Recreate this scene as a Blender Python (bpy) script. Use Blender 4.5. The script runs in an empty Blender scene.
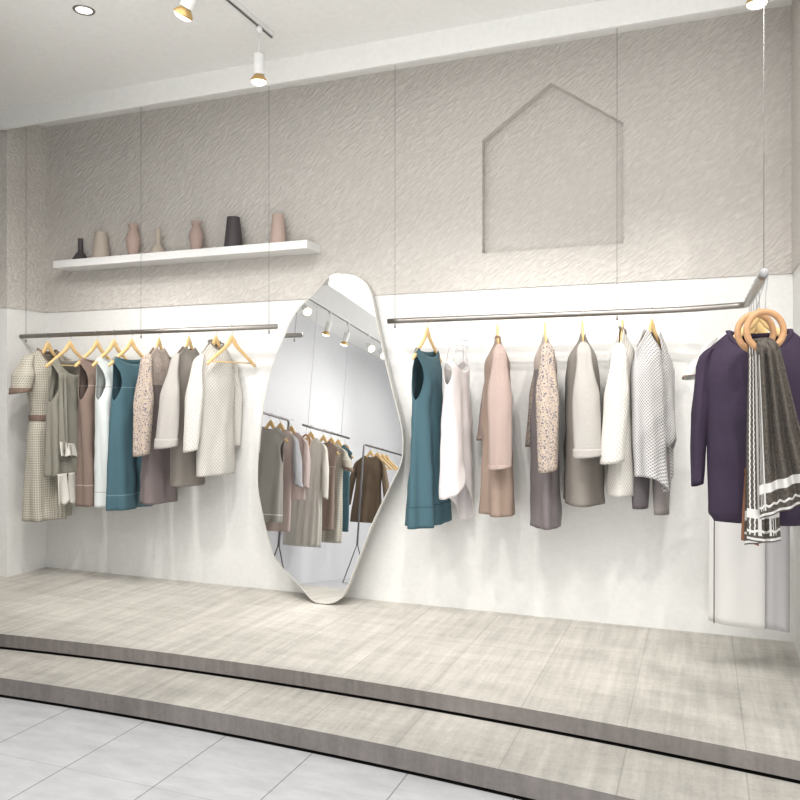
import bpy, bmesh, math, random
from mathutils import Vector, Matrix, noise
from mathutils.geometry import tessellate_polygon
R = math.radians
PI = math.pi
scene = bpy.context.scene
COL = scene.collection
rnd = random.Random(7)

# ------------------------------------------------------------------ survey
F = 780.0; YAW = R(21.15); H = 1.25
CC, SS = math.cos(YAW), math.sin(YAW)
YW = 4.49            # back wall
YR = 4.25            # hanging rails
ZG = -0.175          # ground floor level (platform top is 0)
CZ = 3.29            # ceiling
def ray(u, v):
    a = (u-400)/F; b = (400-v)/F
    return Vector((-SS+a*CC, CC+a*SS, b))
def onY(u, v, Y):
    r = ray(u, v); t = Y/r.y
    return Vector((r.x*t, Y, H+r.z*t))
def onZ(u, v, z):
    r = ray(u, v); t = (z-H)/r.z
    return Vector((r.x*t, r.y*t, z))
def onX(u, v, X):
    r = ray(u, v); t = X/r.x
    return Vector((X, r.y*t, H+r.z*t))
# mirror plane
MB = Vector((-2.16, 4.275, 0.0)); MT_ = R(4.75)
MN = Vector((0, -math.cos(MT_), math.sin(MT_)))
def mglass(u, v):
    r = ray(u, v); c = Vector((0, 0, H))
    return c + r*(((MB-c).dot(MN))/r.dot(MN))
def mX(u, v, X):      # where the reflected ray meets the plane X
    r = ray(u, v).normalized(); p = mglass(u, v)
    d = r - 2*r.dot(MN)*MN
    return p + d*((X-p.x)/d.x)

# ------------------------------------------------------------------ materials
MATS = {}
class NT:
    def __init__(s, m): s.t = m.node_tree; s.n = s.t.nodes; s.l = s.t.links; s.b = s.n['Principled BSDF']
    def node(s, typ, **kw):
        n = s.n.new(typ)
        for k, v in kw.items():
            if k.startswith('i_'):
                key = k[2:]; key = int(key) if key.isdigit() else key
                n.inputs[key].default_value = v
            else: setattr(n, k, v)
        return n
    def link(s, a, b): s.l.new(a, b)
    def math(s, op, a, b=None, clamp=False):
        n = s.n.new('ShaderNodeMath'); n.operation = op; n.use_clamp = clamp
        for i, x in enumerate((a, b)):
            if x is None: continue
            if isinstance(x, (int, float)): n.inputs[i].default_value = x
            else: s.l.new(x, n.inputs[i])
        return n.outputs[0]
    def mix(s, f, a, b):
        n = s.n.new('ShaderNodeMix'); n.data_type = 'RGBA'
        for k, x in ((0, f), (6, a), (7, b)):
            if isinstance(x, (int, float)): n.inputs[k].default_value = x
            elif isinstance(x, tuple): n.inputs[k].default_value = (*x[:3], 1)
            else: s.l.new(x, n.inputs[k])
        return n.outputs[2]
    def ramp(s, f, lo, hi):
        n = s.n.new('ShaderNodeMapRange'); n.inputs[1].default_value = lo; n.inputs[2].default_value = hi
        s.l.new(f, n.inputs[0]); return n.outputs[0]
    def bump(s, h, st, d=0.01):
        n = s.n.new('ShaderNodeBump'); n.inputs['Strength'].default_value = st; n.inputs['Distance'].default_value = d
        s.l.new(h, n.inputs['Height']); s.l.new(n.outputs[0], s.b.inputs['Normal'])
def new_mat(name, col, rough=0.6, metal=0.0):
    m = bpy.data.materials.new(name); m.use_nodes = True
    t = NT(m); t.b.inputs['Base Color'].default_value = (*col, 1)
    t.b.inputs['Roughness'].default_value = rough; t.b.inputs['Metallic'].default_value = metal
    m.diffuse_color = (*col, 1)
    return m, t
def coords(t, kind='UV', scale=(1, 1, 1), rot=(0, 0, 0)):
    tc = t.node('ShaderNodeTexCoord'); mp = t.node('ShaderNodeMapping')
    mp.inputs['Scale'].default_value = scale; mp.inputs['Rotation'].default_value = rot
    t.link(tc.outputs[kind], mp.inputs[0]); return mp.outputs[0]
def noise_t(t, vec, sc, det=3, rough=0.5):
    n = t.node('ShaderNodeTexNoise'); n.inputs['Scale'].default_value = sc
    n.inputs['Detail'].default_value = det; n.inputs['Roughness'].default_value = rough
    t.link(vec, n.inputs['Vector']); return n.outputs[0]
def M(name): return MATS[name]

def mk_plain(name, col, rough=0.6, metal=0.0, bump=0, sc=40, var=0.06):
    m, t = new_mat(name, col, rough, metal)
    n = noise_t(t, coords(t, 'Object'), sc, 4)
    c = t.mix(n, tuple(x*(1-var) for x in col), tuple(min(1, x*(1+var)) for x in col))
    t.link(c, t.b.inputs['Base Color'])
    if bump: t.bump(n, bump, 0.004)
    MATS[name] = m; return m
def lines_mask(t, v, zs, w=0.0035):
    out = None
    for z in zs:
        d = t.math('ABSOLUTE', t.math('SUBTRACT', v, z)); k = t.math('LESS_THAN', d, w)
        out = k if out is None else t.math('MAXIMUM', out, k)
    return out
def mk_cloth(name, col, style='plain', col2=None, seams=(), seamcol=(0.9, 0.9, 0.9), low=None, lowz=0, k=95, amt=1.0, sheen=0.03, rough=0.9):
    m, t = new_mat(name, col, rough)
    t.b.inputs['Sheen Weight'].default_value = sheen
    uv = coords(t, 'UV')
    sep = t.node('ShaderNodeSeparateXYZ'); t.link(uv, sep.inputs[0]); U, V = sep.outputs[0], sep.outputs[1]
    fine = noise_t(t, uv, 420, 2)
    base = t.mix(fine, tuple(c*0.92 for c in col), tuple(min(1, c*1.06) for c in col))
    h = fine; bst = 0.12
    col2 = col2 or tuple(c*0.6 for c in col)
    if style in ('quilt', 'dots', 'knit'):
        a = t.math('SINE', t.math('MULTIPLY', t.math('ADD', U, V), k))
        b = t.math('SINE', t.math('MULTIPLY', t.math('SUBTRACT', U, V), k))
        if style == 'quilt':
            q = t.math('MINIMUM', t.math('ABSOLUTE', a), t.math('ABSOLUTE', b)); msk = t.math('LESS_THAN', q, 0.33); hh = q
        elif style == 'dots':
            q = t.math('MULTIPLY', a, b); msk = t.math('GREATER_THAN', q, 0.30); hh = t.math('MULTIPLY', q, -1)
        else:
            b2 = t.math('SINE', t.math('MULTIPLY', V, k*1.5)); a2 = t.math('SINE', t.math('MULTIPLY', U, k*1.2))
            q = t.math('MULTIPLY', a2, b2); msk = t.math('GREATER_THAN', q, 0.05); hh = q
        base = t.mix(t.math('MULTIPLY', msk, amt), base, col2); h = hh; bst = 0.25
    elif style == 'tweed':
        n2 = noise_t(t, uv, 230, 3, 0.7); n3 = noise_t(t, uv, 60, 2)
        f = t.ramp(n2, 0.42, 0.60)
        base = t.mix(t.math('MULTIPLY', f, amt), base, col2)
        base = t.mix(t.math('MULTIPLY', t.ramp(n3, 0.4, 0.7), 0.25), base, tuple(c*0.85 for c in col)); h = n2; bst = 0.3
    elif style == 'lace':
        vo = t.node('ShaderNodeTexVoronoi'); vo.inputs['Scale'].default_value = k; t.link(uv, vo.inputs['Vector'])
        n2 = noise_t(t, uv, k*1.2, 3, 0.7)
        f = t.math('MULTIPLY', t.math('LESS_THAN', vo.outputs[0], 0.48), t.math('GREATER_THAN', n2, 0.475))
        base = t.mix(t.math('MULTIPLY', f, amt), base, col2)
        f2 = t.math('MULTIPLY', t.math('GREATER_THAN', vo.outputs[0], 0.62), 0.35*amt)
        base = t.mix(f2, base, tuple(c*0.55 for c in col)); h = vo.outputs[0]; bst = 0.3
    if low is not None:
        f = t.math('LESS_THAN', V, lowz); lo = t.mix(fine, tuple(c*0.93 for c in low), tuple(min(1, c*1.05) for c in low))
        base = t.mix(f, base, lo)
    if seams:
        base = t.mix(lines_mask(t, V, seams), base, seamcol)
    t.link(base, t.b.inputs['Base Color']); t.bump(h, bst, 0.003)
    MATS[name] = m; return m

mk_plain('white_paint', (0.80, 0.80, 0.785), 0.55, bump=0.02)
mk_plain('ceiling_paint', (0.90, 0.90, 0.88), 0.7, bump=0.02)
mk_plain('white_lacquer', (0.84, 0.84, 0.83), 0.35)
mk_plain('frame_edge', (0.58, 0.565, 0.53), 0.4)
mk_plain('partition_paint', (0.70, 0.705, 0.73), 0.7)
mk_plain('steel', (0.36, 0.34, 0.32), 0.42, 1.0, sc=12)
mk_plain('rack_steel', (0.25, 0.24, 0.24), 0.35, 1.0, sc=12)
mk_plain('bright_wire', (0.50, 0.50, 0.50), 0.35, 0.6)
mk_plain('cap_grey', (0.36, 0.35, 0.36), 0.5)
mk_plain('cable', (0.30, 0.29, 0.28), 0.5, 0.3)
mk_plain('gold', (0.62, 0.42, 0.18), 0.3, 0.7)
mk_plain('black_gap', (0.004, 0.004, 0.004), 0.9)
mk_plain('clear_plastic', (0.85, 0.85, 0.86), 0.15)
mk_plain('leather', (0.20, 0.075, 0.03), 0.45, bump=0.2)
mk_plain('vase_dark', (0.075, 0.062, 0.068), 0.6)
mk_plain('vase_beige', (0.48, 0.42, 0.36), 0.7)
mk_plain('vase_pink', (0.46, 0.35, 0.31), 0.7)
mk_plain('vase_rose', (0.53, 0.41, 0.36), 0.7)
mk_plain('green_glaze', (0.30, 0.30, 0.08), 0.3)
m, t = new_mat('mirror_glass', (0.93, 0.935, 0.93), 0.0, 1.0)
MATS['mirror_glass'] = m
m, t = new_mat('lamp_glow', (1, 1, 1), 0.4)
t.b.inputs['Emission Color'].default_value = (1, 0.96, 0.9, 1); t.b.inputs['Emission Strength'].default_value = 1.8
MATS['lamp_glow'] = m
# hanger wood
m, t = new_mat('hanger_wood', (0.72, 0.45, 0.17), 0.42)
v = coords(t, 'Object', (6, 30, 60)); n = noise_t(t, v, 3, 4)
t.link(t.mix(n, (0.86, 0.63, 0.32), (0.72, 0.48, 0.22)), t.b.inputs['Base Color']); MATS['hanger_wood'] = m
m, t = new_mat('ring_wood', (0.55, 0.33, 0.18), 0.5)
v = coords(t, 'Object', (14, 14, 14)); n = noise_t(t, v, 4, 5)
t.link(t.mix(n, (0.62, 0.37, 0.20), (0.40, 0.22, 0.11)), t.b.inputs['Base Color']); MATS['ring_wood'] = m
# textured plaster
m, t = new_mat('plaster', (0.46, 0.435, 0.41), 0.8)
v = coords(t, 'Object', (1, 1, 1), (0, R(40), 0))
mp = t.node('ShaderNodeMapping'); mp.inputs['Scale'].default_value = (24, 40, 78); t.link(v, mp.inputs[0])
n1 = noise_t(t, mp.outputs[0], 1.0, 2, 0.4)
n2 = noise_t(t, coords(t, 'Object'), 1.2, 2)
c = t.mix(t.ramp(n1, 0.3, 0.7), (0.585, 0.555, 0.52), (0.66, 0.63, 0.592))
c = t.mix(t.math('MULTIPLY', n2, 0.25), c, (0.64, 0.61, 0.58))
t.link(c, t.b.inputs['Base Color']); t.bump(t.ramp(n1, 0.35, 0.65), 0.5, 0.012); MATS['plaster'] = m
# concrete-wood platform
def mk_deck(name, tint, grooves=True):
    m, t = new_mat(name, tint, 0.62)
    o = coords(t, 'Object')
    a = noise_t(t, coords(t, 'Object', (22, 1.6, 3)), 1.0, 6, 0.65)
    b = noise_t(t, coords(t, 'Object', (1.6, 2.6, 1)), 1.0, 4, 0.6)
    cfine = noise_t(t, o, 55, 4, 0.7)
    sp = noise_t(t, coords(t, 'Object', (3, 14, 5)), 1.0, 5, 0.7)
    f = t.math('ADD', t.math('MULTIPLY', t.ramp(a, 0.32, 0.68), 0.38), t.math('MULTIPLY', t.ramp(b, 0.32, 0.68), 0.22))
    f = t.math('ADD', f, t.math('MULTIPLY', t.ramp(cfine, 0.3, 0.7), 0.2))
    f = t.math('ADD', f, t.math('MULTIPLY', t.ramp(sp, 0.35, 0.65), 0.2))
    c = t.mix(f, tuple(x*0.58 for x in tint), tuple(x*1.28 for x in tint))
    hgt = f
    if grooves:
        sep = t.node('ShaderNodeSeparateXYZ'); t.link(o, sep.inputs[0])
        fx = t.math('ABSOLUTE', t.math('SUBTRACT', t.math('FRACT', t.math('MULTIPLY', t.math('ADD', sep.outputs[0], 10.06), 2.4)), 0.5))
        g = t.math('LESS_THAN', fx, 0.007)
        fy = t.math('ABSOLUTE', t.math('SUBTRACT', t.math('FRACT', t.math('MULTIPLY', t.math('ADD', sep.outputs[1], 10.0), 0.83)), 0.5))
        g = t.math('MAXIMUM', g, t.math('LESS_THAN', fy, 0.002))
        c = t.mix(t.math('MULTIPLY', g, 0.30), c, tuple(x*0.3 for x in tint))
    t.link(c, t.b.inputs['Base Color']); t.bump(hgt, 0.3, 0.01); MATS[name] = m
mk_deck('deck', (0.60, 0.575, 0.53))
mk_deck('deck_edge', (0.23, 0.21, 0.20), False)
# floor tiles
m, t = new_mat('floor_tile', (0.62, 0.63, 0.65), 0.6)
o = coords(t, 'Object'); sep = t.node('ShaderNodeSeparateXYZ'); t.link(o, sep.inputs[0])
fx = t.math('ABSOLUTE', t.math('SUBTRACT', t.math('FRACT', t.math('DIVIDE', t.math('ADD', sep.outputs[0], 1.465+0.2095+8.38), 0.419)), 0.5))
fy = t.math('ABSOLUTE', t.math('SUBTRACT', t.math('FRACT', t.math('DIVIDE', t.math('ADD', sep.outputs[1], 8.0), 0.9)), 0.5))
g = t.math('LESS_THAN', fx, 0.0065)
a = noise_t(t, coords(t, 'Object', (3, 9, 3)), 1.6, 7, 0.7); b = noise_t(t, o, 2.2, 3)
c = t.mix(t.ramp(a, 0.3, 0.7), (0.50, 0.505, 0.52), (0.66, 0.665, 0.68))
c = t.mix(t.math('MULTIPLY', b, 0.3), c, (0.62, 0.625, 0.64))
c = t.mix(t.math('MULTIPLY', g, 0.8), c, (0.2, 0.2, 0.2))
c = t.mix(t.math('MULTIPLY', t.math('LESS_THAN', fy, 0.0022), 0.3), c, (0.2, 0.2, 0.2))
t.link(c, t.b.inputs['Base Color']); MATS['floor_tile'] = m

TEAL = (0.066, 0.135, 0.165)
mk_cloth('teal', TEAL, seams=(-0.375, -1.08), seamcol=(0.14, 0.24, 0.27))
mk_cloth('teal_right', TEAL, seams=(-1.06,), seamcol=(0.03, 0.08, 0.10))
mk_cloth('taupe', (0.26, 0.195, 0.165), seams=(-0.36, -1.03), seamcol=(0.46, 0.38, 0.33))
mk_cloth('white_crepe', (0.66, 0.70, 0.69), seams=(-0.37, -1.07), seamcol=(0.5, 0.49, 0.46))
mk_cloth('cream_dot', (0.56, 0.53, 0.46), 'dots', (0.25, 0.225, 0.18), k=190, amt=0.85)
mk_cloth('brown_trim', (0.20, 0.145, 0.115), 'tweed', (0.28, 0.2, 0.16))
mk_cloth('sage_grey', (0.25, 0.24, 0.20), 'tweed', (0.36, 0.345, 0.30), amt=0.7)
mk_cloth('fringe_white', (0.76, 0.74, 0.69), 'tweed', (0.6, 0.58, 0.52), amt=0.5)
mk_cloth('lace_sleeve', (0.50, 0.415, 0.34), 'lace', (0.10, 0.10, 0.15), k=80, amt=0.9)
mk_cloth('lace_mauve', (0.44, 0.375, 0.33), 'lace', (0.25, 0.20, 0.19), k=60, amt=0.6, low=(0.215, 0.18, 0.178), lowz=-0.36)
mk_cloth('lace_mauve_right', (0.44, 0.375, 0.33), 'lace', (0.30, 0.25, 0.25), k=95, amt=0.6, low=(0.19, 0.165, 0.17), lowz=-0.30, sheen=0.1, rough=0.55)
mk_cloth('grey_wool', (0.26, 0.235, 0.21), 'tweed', (0.22, 0.20, 0.18), amt=0.6)
mk_cloth('light_wool', (0.44, 0.42, 0.395), 'tweed', (0.35, 0.33, 0.31), amt=0.6, seams=(-0.86,))
mk_cloth('quilt', (0.72, 0.70, 0.66), 'quilt', (0.42, 0.395, 0.36), k=140, amt=0.8)
mk_cloth('pale_silk', (0.72, 0.68, 0.68), sheen=0.3, rough=0.5)
mk_cloth('pink_tweed', (0.48, 0.385, 0.345), 'tweed', (0.27, 0.20, 0.185), amt=0.8)
mk_cloth('rose_tweed', (0.38, 0.29, 0.235), 'tweed', (0.24, 0.175, 0.145), amt=0.7)
mk_cloth('mauve_lining', (0.30, 0.235, 0.235))
mk_cloth('knit', (0.68, 0.67, 0.66), 'knit', (0.20, 0.19, 0.205), k=260, amt=0.8)
mk_cloth('grey_trouser', (0.14, 0.125, 0.13)); mk_cloth('light_trouser', (0.29, 0.26, 0.255))
mk_cloth('purple', (0.040, 0.026, 0.052), 'tweed', (0.058, 0.040, 0.070), amt=0.6, sheen=0.0)
mk_cloth('white_twill', (0.72, 0.71, 0.69)); mk_cloth('pearl_lining', (0.50, 0.49, 0.50))
mk_cloth('blue_grey', (0.47, 0.475, 0.50)); mk_cloth('blush', (0.62, 0.52, 0.49), 'tweed', (0.52, 0.42, 0.40), amt=0.5)
mk_cloth('ivory', (0.70, 0.67, 0.62)); mk_cloth('dark_brown', (0.13, 0.092, 0.06), 'tweed', (0.18, 0.13, 0.09))
mk_cloth('dark_inside', (0.05, 0.05, 0.05))
# scarf: UV in metres across / 0..1 down ; white lines near its side borders and near its end
m, t = new_mat('scarf', (0.13, 0.115, 0.10), 0.95)
uv = coords(t, 'UV'); sep = t.node('ShaderNodeSeparateXYZ'); t.link(uv, sep.inputs[0]); U, V = sep.outputs[0], sep.outputs[1]
n1 = noise_t(t, uv, 90, 5, 0.8); n2 = noise_t(t, uv, 18, 3)
c = t.mix(t.ramp(n1, 0.35, 0.65), (0.035, 0.030, 0.025), (0.175, 0.152, 0.13))
c = t.mix(t.math('MULTIPLY', t.ramp(n2, 0.4, 0.6), 0.2), c, (0.05, 0.045, 0.04))
def band(x, a, b): return t.math('MULTIPLY', t.math('GREATER_THAN', x, a), t.math('LESS_THAN', x, b))
wav = t.math('MULTIPLY', t.math('SINE', t.math('MULTIPLY', V, 330)), 0.0009)
Uw = t.math('ADD', U, wav)
Vw = t.math('ADD', V, t.math('MULTIPLY', t.math('SINE', t.math('MULTIPLY', U, 120)), 0.003))
inside = t.math('MULTIPLY', t.math('GREATER_THAN', U, 0.012), t.math('GREATER_THAN', V, 0.0))
w = t.math('MAXIMUM', band(U, 0.034, 0.046), band(Uw, 0.008, 0.0125))
w = t.math('MAXIMUM', w, band(Uw, 0.0225, 0.0265))
rows = t.math('MAXIMUM', band(V, 0.075, 0.105), band(Vw, 0.030, 0.038)); rows = t.math('MAXIMUM', rows, band(V, 0.004, 0.012))
w = t.math('MAXIMUM', t.math('MULTIPLY', w, t.math('GREATER_THAN', V, 0.02)), rows)
c = t.mix(t.math('MULTIPLY', w, 0.92), c, (0.72, 0.71, 0.69))
t.link(c, t.b.inputs['Base Color']); t.bump(n1, 0.4, 0.004); MATS['scarf'] = m

# ------------------------------------------------------------------ mesh helpers
def tag(o, label=None, cat=None, group=None, kind=None):
    if label: o['label'] = label
    if cat: o['category'] = cat
    if group: o['group'] = group
    if kind: o['kind'] = kind
    return o
def empty(name, loc, rz=0.0, label=None, cat=None, group=None):
    o = bpy.data.objects.new(name, None); COL.objects.link(o); o.empty_display_size = 0.05
    o.location = loc; o.rotation_euler = (0, 0, rz)
    return tag(o, label, cat, group)
def build(name, bm, mat, parent=None, smooth=True, solid=0, bevel=0, merge=0):
    if merge: bmesh.ops.remove_doubles(bm, verts=bm.verts, dist=merge)
    me = bpy.data.meshes.new(name); bm.to_mesh(me); bm.free()
    if smooth:
        for p in me.polygons: p.use_smooth = True
    o = bpy.data.objects.new(name, me); COL.objects.link(o); me.materials.append(MATS[mat])
    if parent: o.parent = parent
    if solid:
        s = o.modifiers.new('s', 'SOLIDIFY'); s.thickness = solid; s.offset = 0
    if bevel:
        b = o.modifiers.new('b', 'BEVEL'); b.width = bevel; b.segments = 2; b.limit_method = 'ANGLE'
    return o
def box(bm, a, b):
    x0, y0, z0 = a; x1, y1, z1 = b
    v = [bm.verts.new(p) for p in ((x0,y0,z0),(x1,y0,z0),(x1,y1,z0),(x0,y1,z0),(x0,y0,z1),(x1,y0,z1),(x1,y1,z1),(x0,y1,z1))]
    for f in ((3,2,1,0),(4,5,6,7),(0,1,5,4),(1,2,6,5),(2,3,7,6),(3,0,4,7)): bm.faces.new([v[i] for i in f])
def sweep(bm, pts, rad, seg=12, side=(0, 1, 0), cap=True, closed=False):
    """rad: float | (r1,r2) | list of those; r1 along `side`, r2 across"""
    pts = [Vector(p) for p in pts]; n = len(pts); rings = []
    side = Vector(side)
    for i, p in enumerate(pts):
        if closed: t = pts[(i+1) % n]-pts[i-1]
        else: t = pts[min(i+1, n-1)]-pts[max(i-1, 0)]
        t.normalize()
        s = side - t*side.dot(t)
        if s.length < 1e-4: s = Vector((1, 0, 0)) - t*t.x
        s.normalize(); q = t.cross(s)
        r = rad[i] if isinstance(rad, list) else rad
        r1, r2 = r if isinstance(r, tuple) else (r, r)
        rings.append([bm.verts.new(p+s*r1*math.cos(2*PI*k/seg)+q*r2*math.sin(2*PI*k/seg)) for k in range(seg)])
    m = n if closed else n-1
    for i in range(m):
        a, b = rings[i], rings[(i+1) % n]
        for k in range(seg): bm.faces.new((a[k], a[(k+1) % seg], b[(k+1) % seg], b[k]))
    if cap and not closed:
        bm.faces.new(rings[0][::-1]); bm.faces.new(rings[-1])
def lathe(bm, prof, seg=40, c=(0, 0, 0)):
    rings = []
    for r, z in prof:
        rings.append([bm.verts.new((c[0]+r*math.cos(2*PI*k/seg), c[1]+r*math.sin(2*PI*k/seg), c[2]+z)) for k in range(seg)])
    for a, b in zip(rings, rings[1:]):
        for k in range(seg): bm.faces.new((a[k], a[(k+1) % seg], b[(k+1) % seg], b[k]))
    if prof[0][0] > 0.002: bm.faces.new(rings[0][::-1])
def lerp(a, b, t): return a+(b-a)*t
def sstep(x):
    x = max(0.0, min(1.0, x)); return x*x*(3-2*x)
def interp(tab, z):
    """tab of tuples (z, ...) with z falling"""
    if z >= tab[0][0]: return tab[0][1:]
    for a, b in zip(tab, tab[1:]):
        if z >= b[0]:
            k = sstep((a[0]-z)/(a[0]-b[0])) if a[0] != b[0] else 1
            return tuple(lerp(p, q, k) for p, q in zip(a[1:], b[1:]))
    return tab[-1][1:]

# ------------------------------------------------------------------ setting
def quad(bm, pts): return bm.faces.new([bm.verts.new(p) for p in pts])
XL = -4.575; XRW = 0.44; YL = 4.136; YRR = 3.75
zb0 = onY(45, 313, YW).z; zb1 = onY(792, 273, YW).z; ZB = (zb0+zb1)/2
def structure(name, bm, mat, **k):
    o = build(name, bm, mat, smooth=False, **k); o['kind'] = 'structure'; return o
ROOM_L, ROOM_R, ROOM_B = -4.95, 3.2, -4.2
b = bmesh.new(); box(b, (XL-0.3, YW, ZG), (XRW+0.3, YW+0.2, ZB)); structure('wall_back', b, 'white_paint')
# upper textured wall with house-shaped niche
house = [onY(482.6, 253.3, YW-0.008), onY(482, 139.8, YW-0.008), onY(550.8, 82.5, YW-0.008), onY(623.4, 122.7, YW-0.008), onY(623.7, 243.7, YW-0.008)]
hx = [(house[0].x+house[1].x)/2, house[2].x, (house[3].x+house[4].x)/2]
zb_ = (house[0].z+house[4].z)/2; ze = (house[1].z+house[3].z)/2
house = [(hx[0], zb_), (hx[0], ze), (hx[1], house[2].z), (hx[2], ze), (hx[2], zb_)]
b = bmesh.new(); y0 = YW-0.008; yn = YW+0.055
outer = [(XL, ZB), (XRW, ZB), (XRW, CZ), (XL, CZ)]
poly = [[Vector((x, z, 0)) for x, z in outer], [Vector((x, z, 0)) for x, z in house]]
allp = [b.verts.new((x, y0, z)) for x, z in outer+house]
for tri in tessellate_polygon(poly): b.faces.new([allp[i] for i in tri])
hb = [b.verts.new((x, yn, z)) for x, z in house]
for i in range(5):
    j = (i+1) % 5; b.faces.new((allp[4+i], allp[4+j], hb[j], hb[i]))
b.faces.new(hb)
quad(b, [(XL, y0, ZB), (XRW, y0, ZB), (XRW, YW, ZB), (XL, YW, ZB)])
bmesh.ops.recalc_face_normals(b, faces=b.faces)
structure('wall_back_upper', b, 'plaster')
# left return and the wall face beside it
b = bmesh.new(); box(b, (ROOM_L-0.2, YL, ZG), (XL, YW+0.2, ZB)); structure('wall_left', b, 'white_paint')
b = bmesh.new(); box(b, (ROOM_L-0.2, YL-0.008, ZB), (XL+0.008, YW+0.2, CZ)); structure('wall_left_upper', b, 'plaster')
b = bmesh.new(); box(b, (XRW, YRR, ZG), (ROOM_R+0.2, YW+0.2, ZB)); structure('wall_right', b, 'white_paint')
b = bmesh.new(); box(b, (XRW-0.008, YRR-0.008, ZB), (ROOM_R+0.2, YW+0.2, CZ)); structure('wall_right_upper', b, 'plaster')
b = bmesh.new(); box(b, (ROOM_L-0.2, ROOM_B-0.2, ZG), (ROOM_L, YL, CZ+0.3)); structure('wall_left_room', b, 'white_paint')
b = bmesh.new(); box(b, (ROOM_R, ROOM_B-0.2, ZG), (ROOM_R+0.2, YRR, CZ+0.3)); structure('wall_right_room', b, 'white_paint')
b = bmesh.new(); box(b, (ROOM_L-0.2, ROOM_B-0.2, ZG), (ROOM_R+0.2, ROOM_B, CZ+0.3)); structure('wall_front', b, 'white_paint')
b = bmesh.new(); box(b, (ROOM_L-0.2, ROOM_B-0.2, ZG-0.1), (ROOM_R+0.2, YW+0.2, ZG)); structure('floor', b, 'floor_tile')
# ceiling: soffit strip by the wall, raised field in front, dropped beams
ZC2 = CZ
b = bmesh.new(); box(b, (ROOM_L-0.2, ROOM_B-0.2, CZ), (ROOM_R+0.2, YW+0.2, CZ+0.2)); structure('ceiling', b, 'ceiling_paint')
YF = 4.09; zf_ = (onY(0, 130, YF).z+onY(395, 63, YF).z+onY(617, 25.5, YF).z)/3
b = bmesh.new(); box(b, (ROOM_L-0.2, YF, zf_), (ROOM_R+0.2, YF+0.02, CZ)); structure('ceiling_fascia', b, 'ceiling_paint')
# low bulkhead and partition on the left, out of direct sight but seen in the mirror
PX = -3.92
b = bmesh.new(); box(b, (PX-0.15, ROOM_B, ZG), (PX, 2.75, CZ)); structure('wall_left_partition', b, 'partition_paint')
TX = -3.50; TZ = (mX(311, 295, TX).z+mX(385, 345, TX).z)/2
b = bmesh.new(); box(b, (PX, ROOM_B, TZ), (-3.15, 2.6, CZ)); structure('ceiling_bulkhead', b, 'ceiling_paint')

# platform and step: gently arched front edges
def edge_fn(tab):
    def f(x):
        if x <= tab[0][0]:
            a, c = tab[0], tab[1]
        elif x >= tab[-1][0]: a, c = tab[-2], tab[-1]
        else:
            for a, c in zip(tab, tab[1:]):
                if a[0] <= x <= c[0]: break
        return a[1]+(c[1]-a[1])*(x-a[0])/(c[0]-a[0])
    return f
def arc(y_mid, x_mid, k): return lambda x: y_mid-k*(x-x_mid)**2
e1 = lambda x: 3.187-0.0315*(max(-3.6, min(1.2, x))+2.0)**2
e2 = lambda x: 2.820-0.0290*(max(-3.6, min(1.2, x))+2.2)**2
def slab(name, fn, zt, zbm, x0, x1, yb, gap):
    b = bmesh.new(); N = 90
    xs = [lerp(x0, x1, i/N) for i in range(N+1)]
    ft = [b.verts.new((x, fn(x), zt)) for x in xs]; bt = [b.verts.new((x, yb, zt)) for x in xs]
    for i in range(N): b.faces.new((ft[i], ft[i+1], bt[i+1], bt[i]))
    top = structure(name, b, 'deck')
    b = bmesh.new()
    ft = [b.verts.new((x, fn(x), zt)) for x in xs]; fb = [b.verts.new((x, fn(x), zbm)) for x in xs]
    bb = [b.verts.new((x, fn(x)+0.05, zbm)) for x in xs]
    for i in range(N):
        b.faces.new((fb[i], fb[i+1], ft[i+1], ft[i])); b.faces.new((bb[i], bb[i+1], fb[i+1], fb[i]))
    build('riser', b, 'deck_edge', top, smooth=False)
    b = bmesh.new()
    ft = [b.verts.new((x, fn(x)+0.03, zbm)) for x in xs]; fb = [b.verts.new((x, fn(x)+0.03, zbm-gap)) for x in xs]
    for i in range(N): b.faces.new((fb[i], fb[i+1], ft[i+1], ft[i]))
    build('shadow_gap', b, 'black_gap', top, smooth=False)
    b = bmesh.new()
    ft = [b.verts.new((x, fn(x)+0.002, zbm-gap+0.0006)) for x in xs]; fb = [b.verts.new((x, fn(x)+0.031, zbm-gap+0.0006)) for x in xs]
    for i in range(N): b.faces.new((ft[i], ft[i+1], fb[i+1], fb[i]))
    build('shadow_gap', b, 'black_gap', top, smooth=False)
slab('floor_platform', e1, 0.0, -0.067, ROOM_L, ROOM_R, YW+0.1, 0.014)
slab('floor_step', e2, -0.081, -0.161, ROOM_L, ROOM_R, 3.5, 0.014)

# ------------------------------------------------------------------ rails and cables
RR = 0.0155
pL0, pL1 = onY(21, 336.5, YR), onY(277, 326.5, YR)
zrail = (pL0.z+pL1.z)/2
def zR(x): return zrail
def cable_part(parent, p, ztop, zbot, r=0.0016, mat='cable'):
    b = bmesh.new(); sweep(b, [(p[0], p[1], zbot), (p[0], p[1], ztop)], r, 8, (1, 0, 0))
    return build('cable', b, mat, parent)
def fitting(parent, p):
    b = bmesh.new(); lathe(b, [(0.0, -0.012), (0.006, -0.012), (0.006, 0.0), (0.004, 0.01), (0.0, 0.012)], 12, p)
    return build('cable_grip', b, 'steel', parent)
rl = empty('clothes_rail', (0, 0, 0), 0, 'straight steel clothes rail left of the mirror, hung on thin cables', 'clothes rail')
b = bmesh.new(); sweep(b, [(pL0.x, YR, zrail), (pL1.x, YR, zrail)], RR, 20, (0, 1, 0)); build('rail_tube', b, 'steel', rl)
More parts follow.
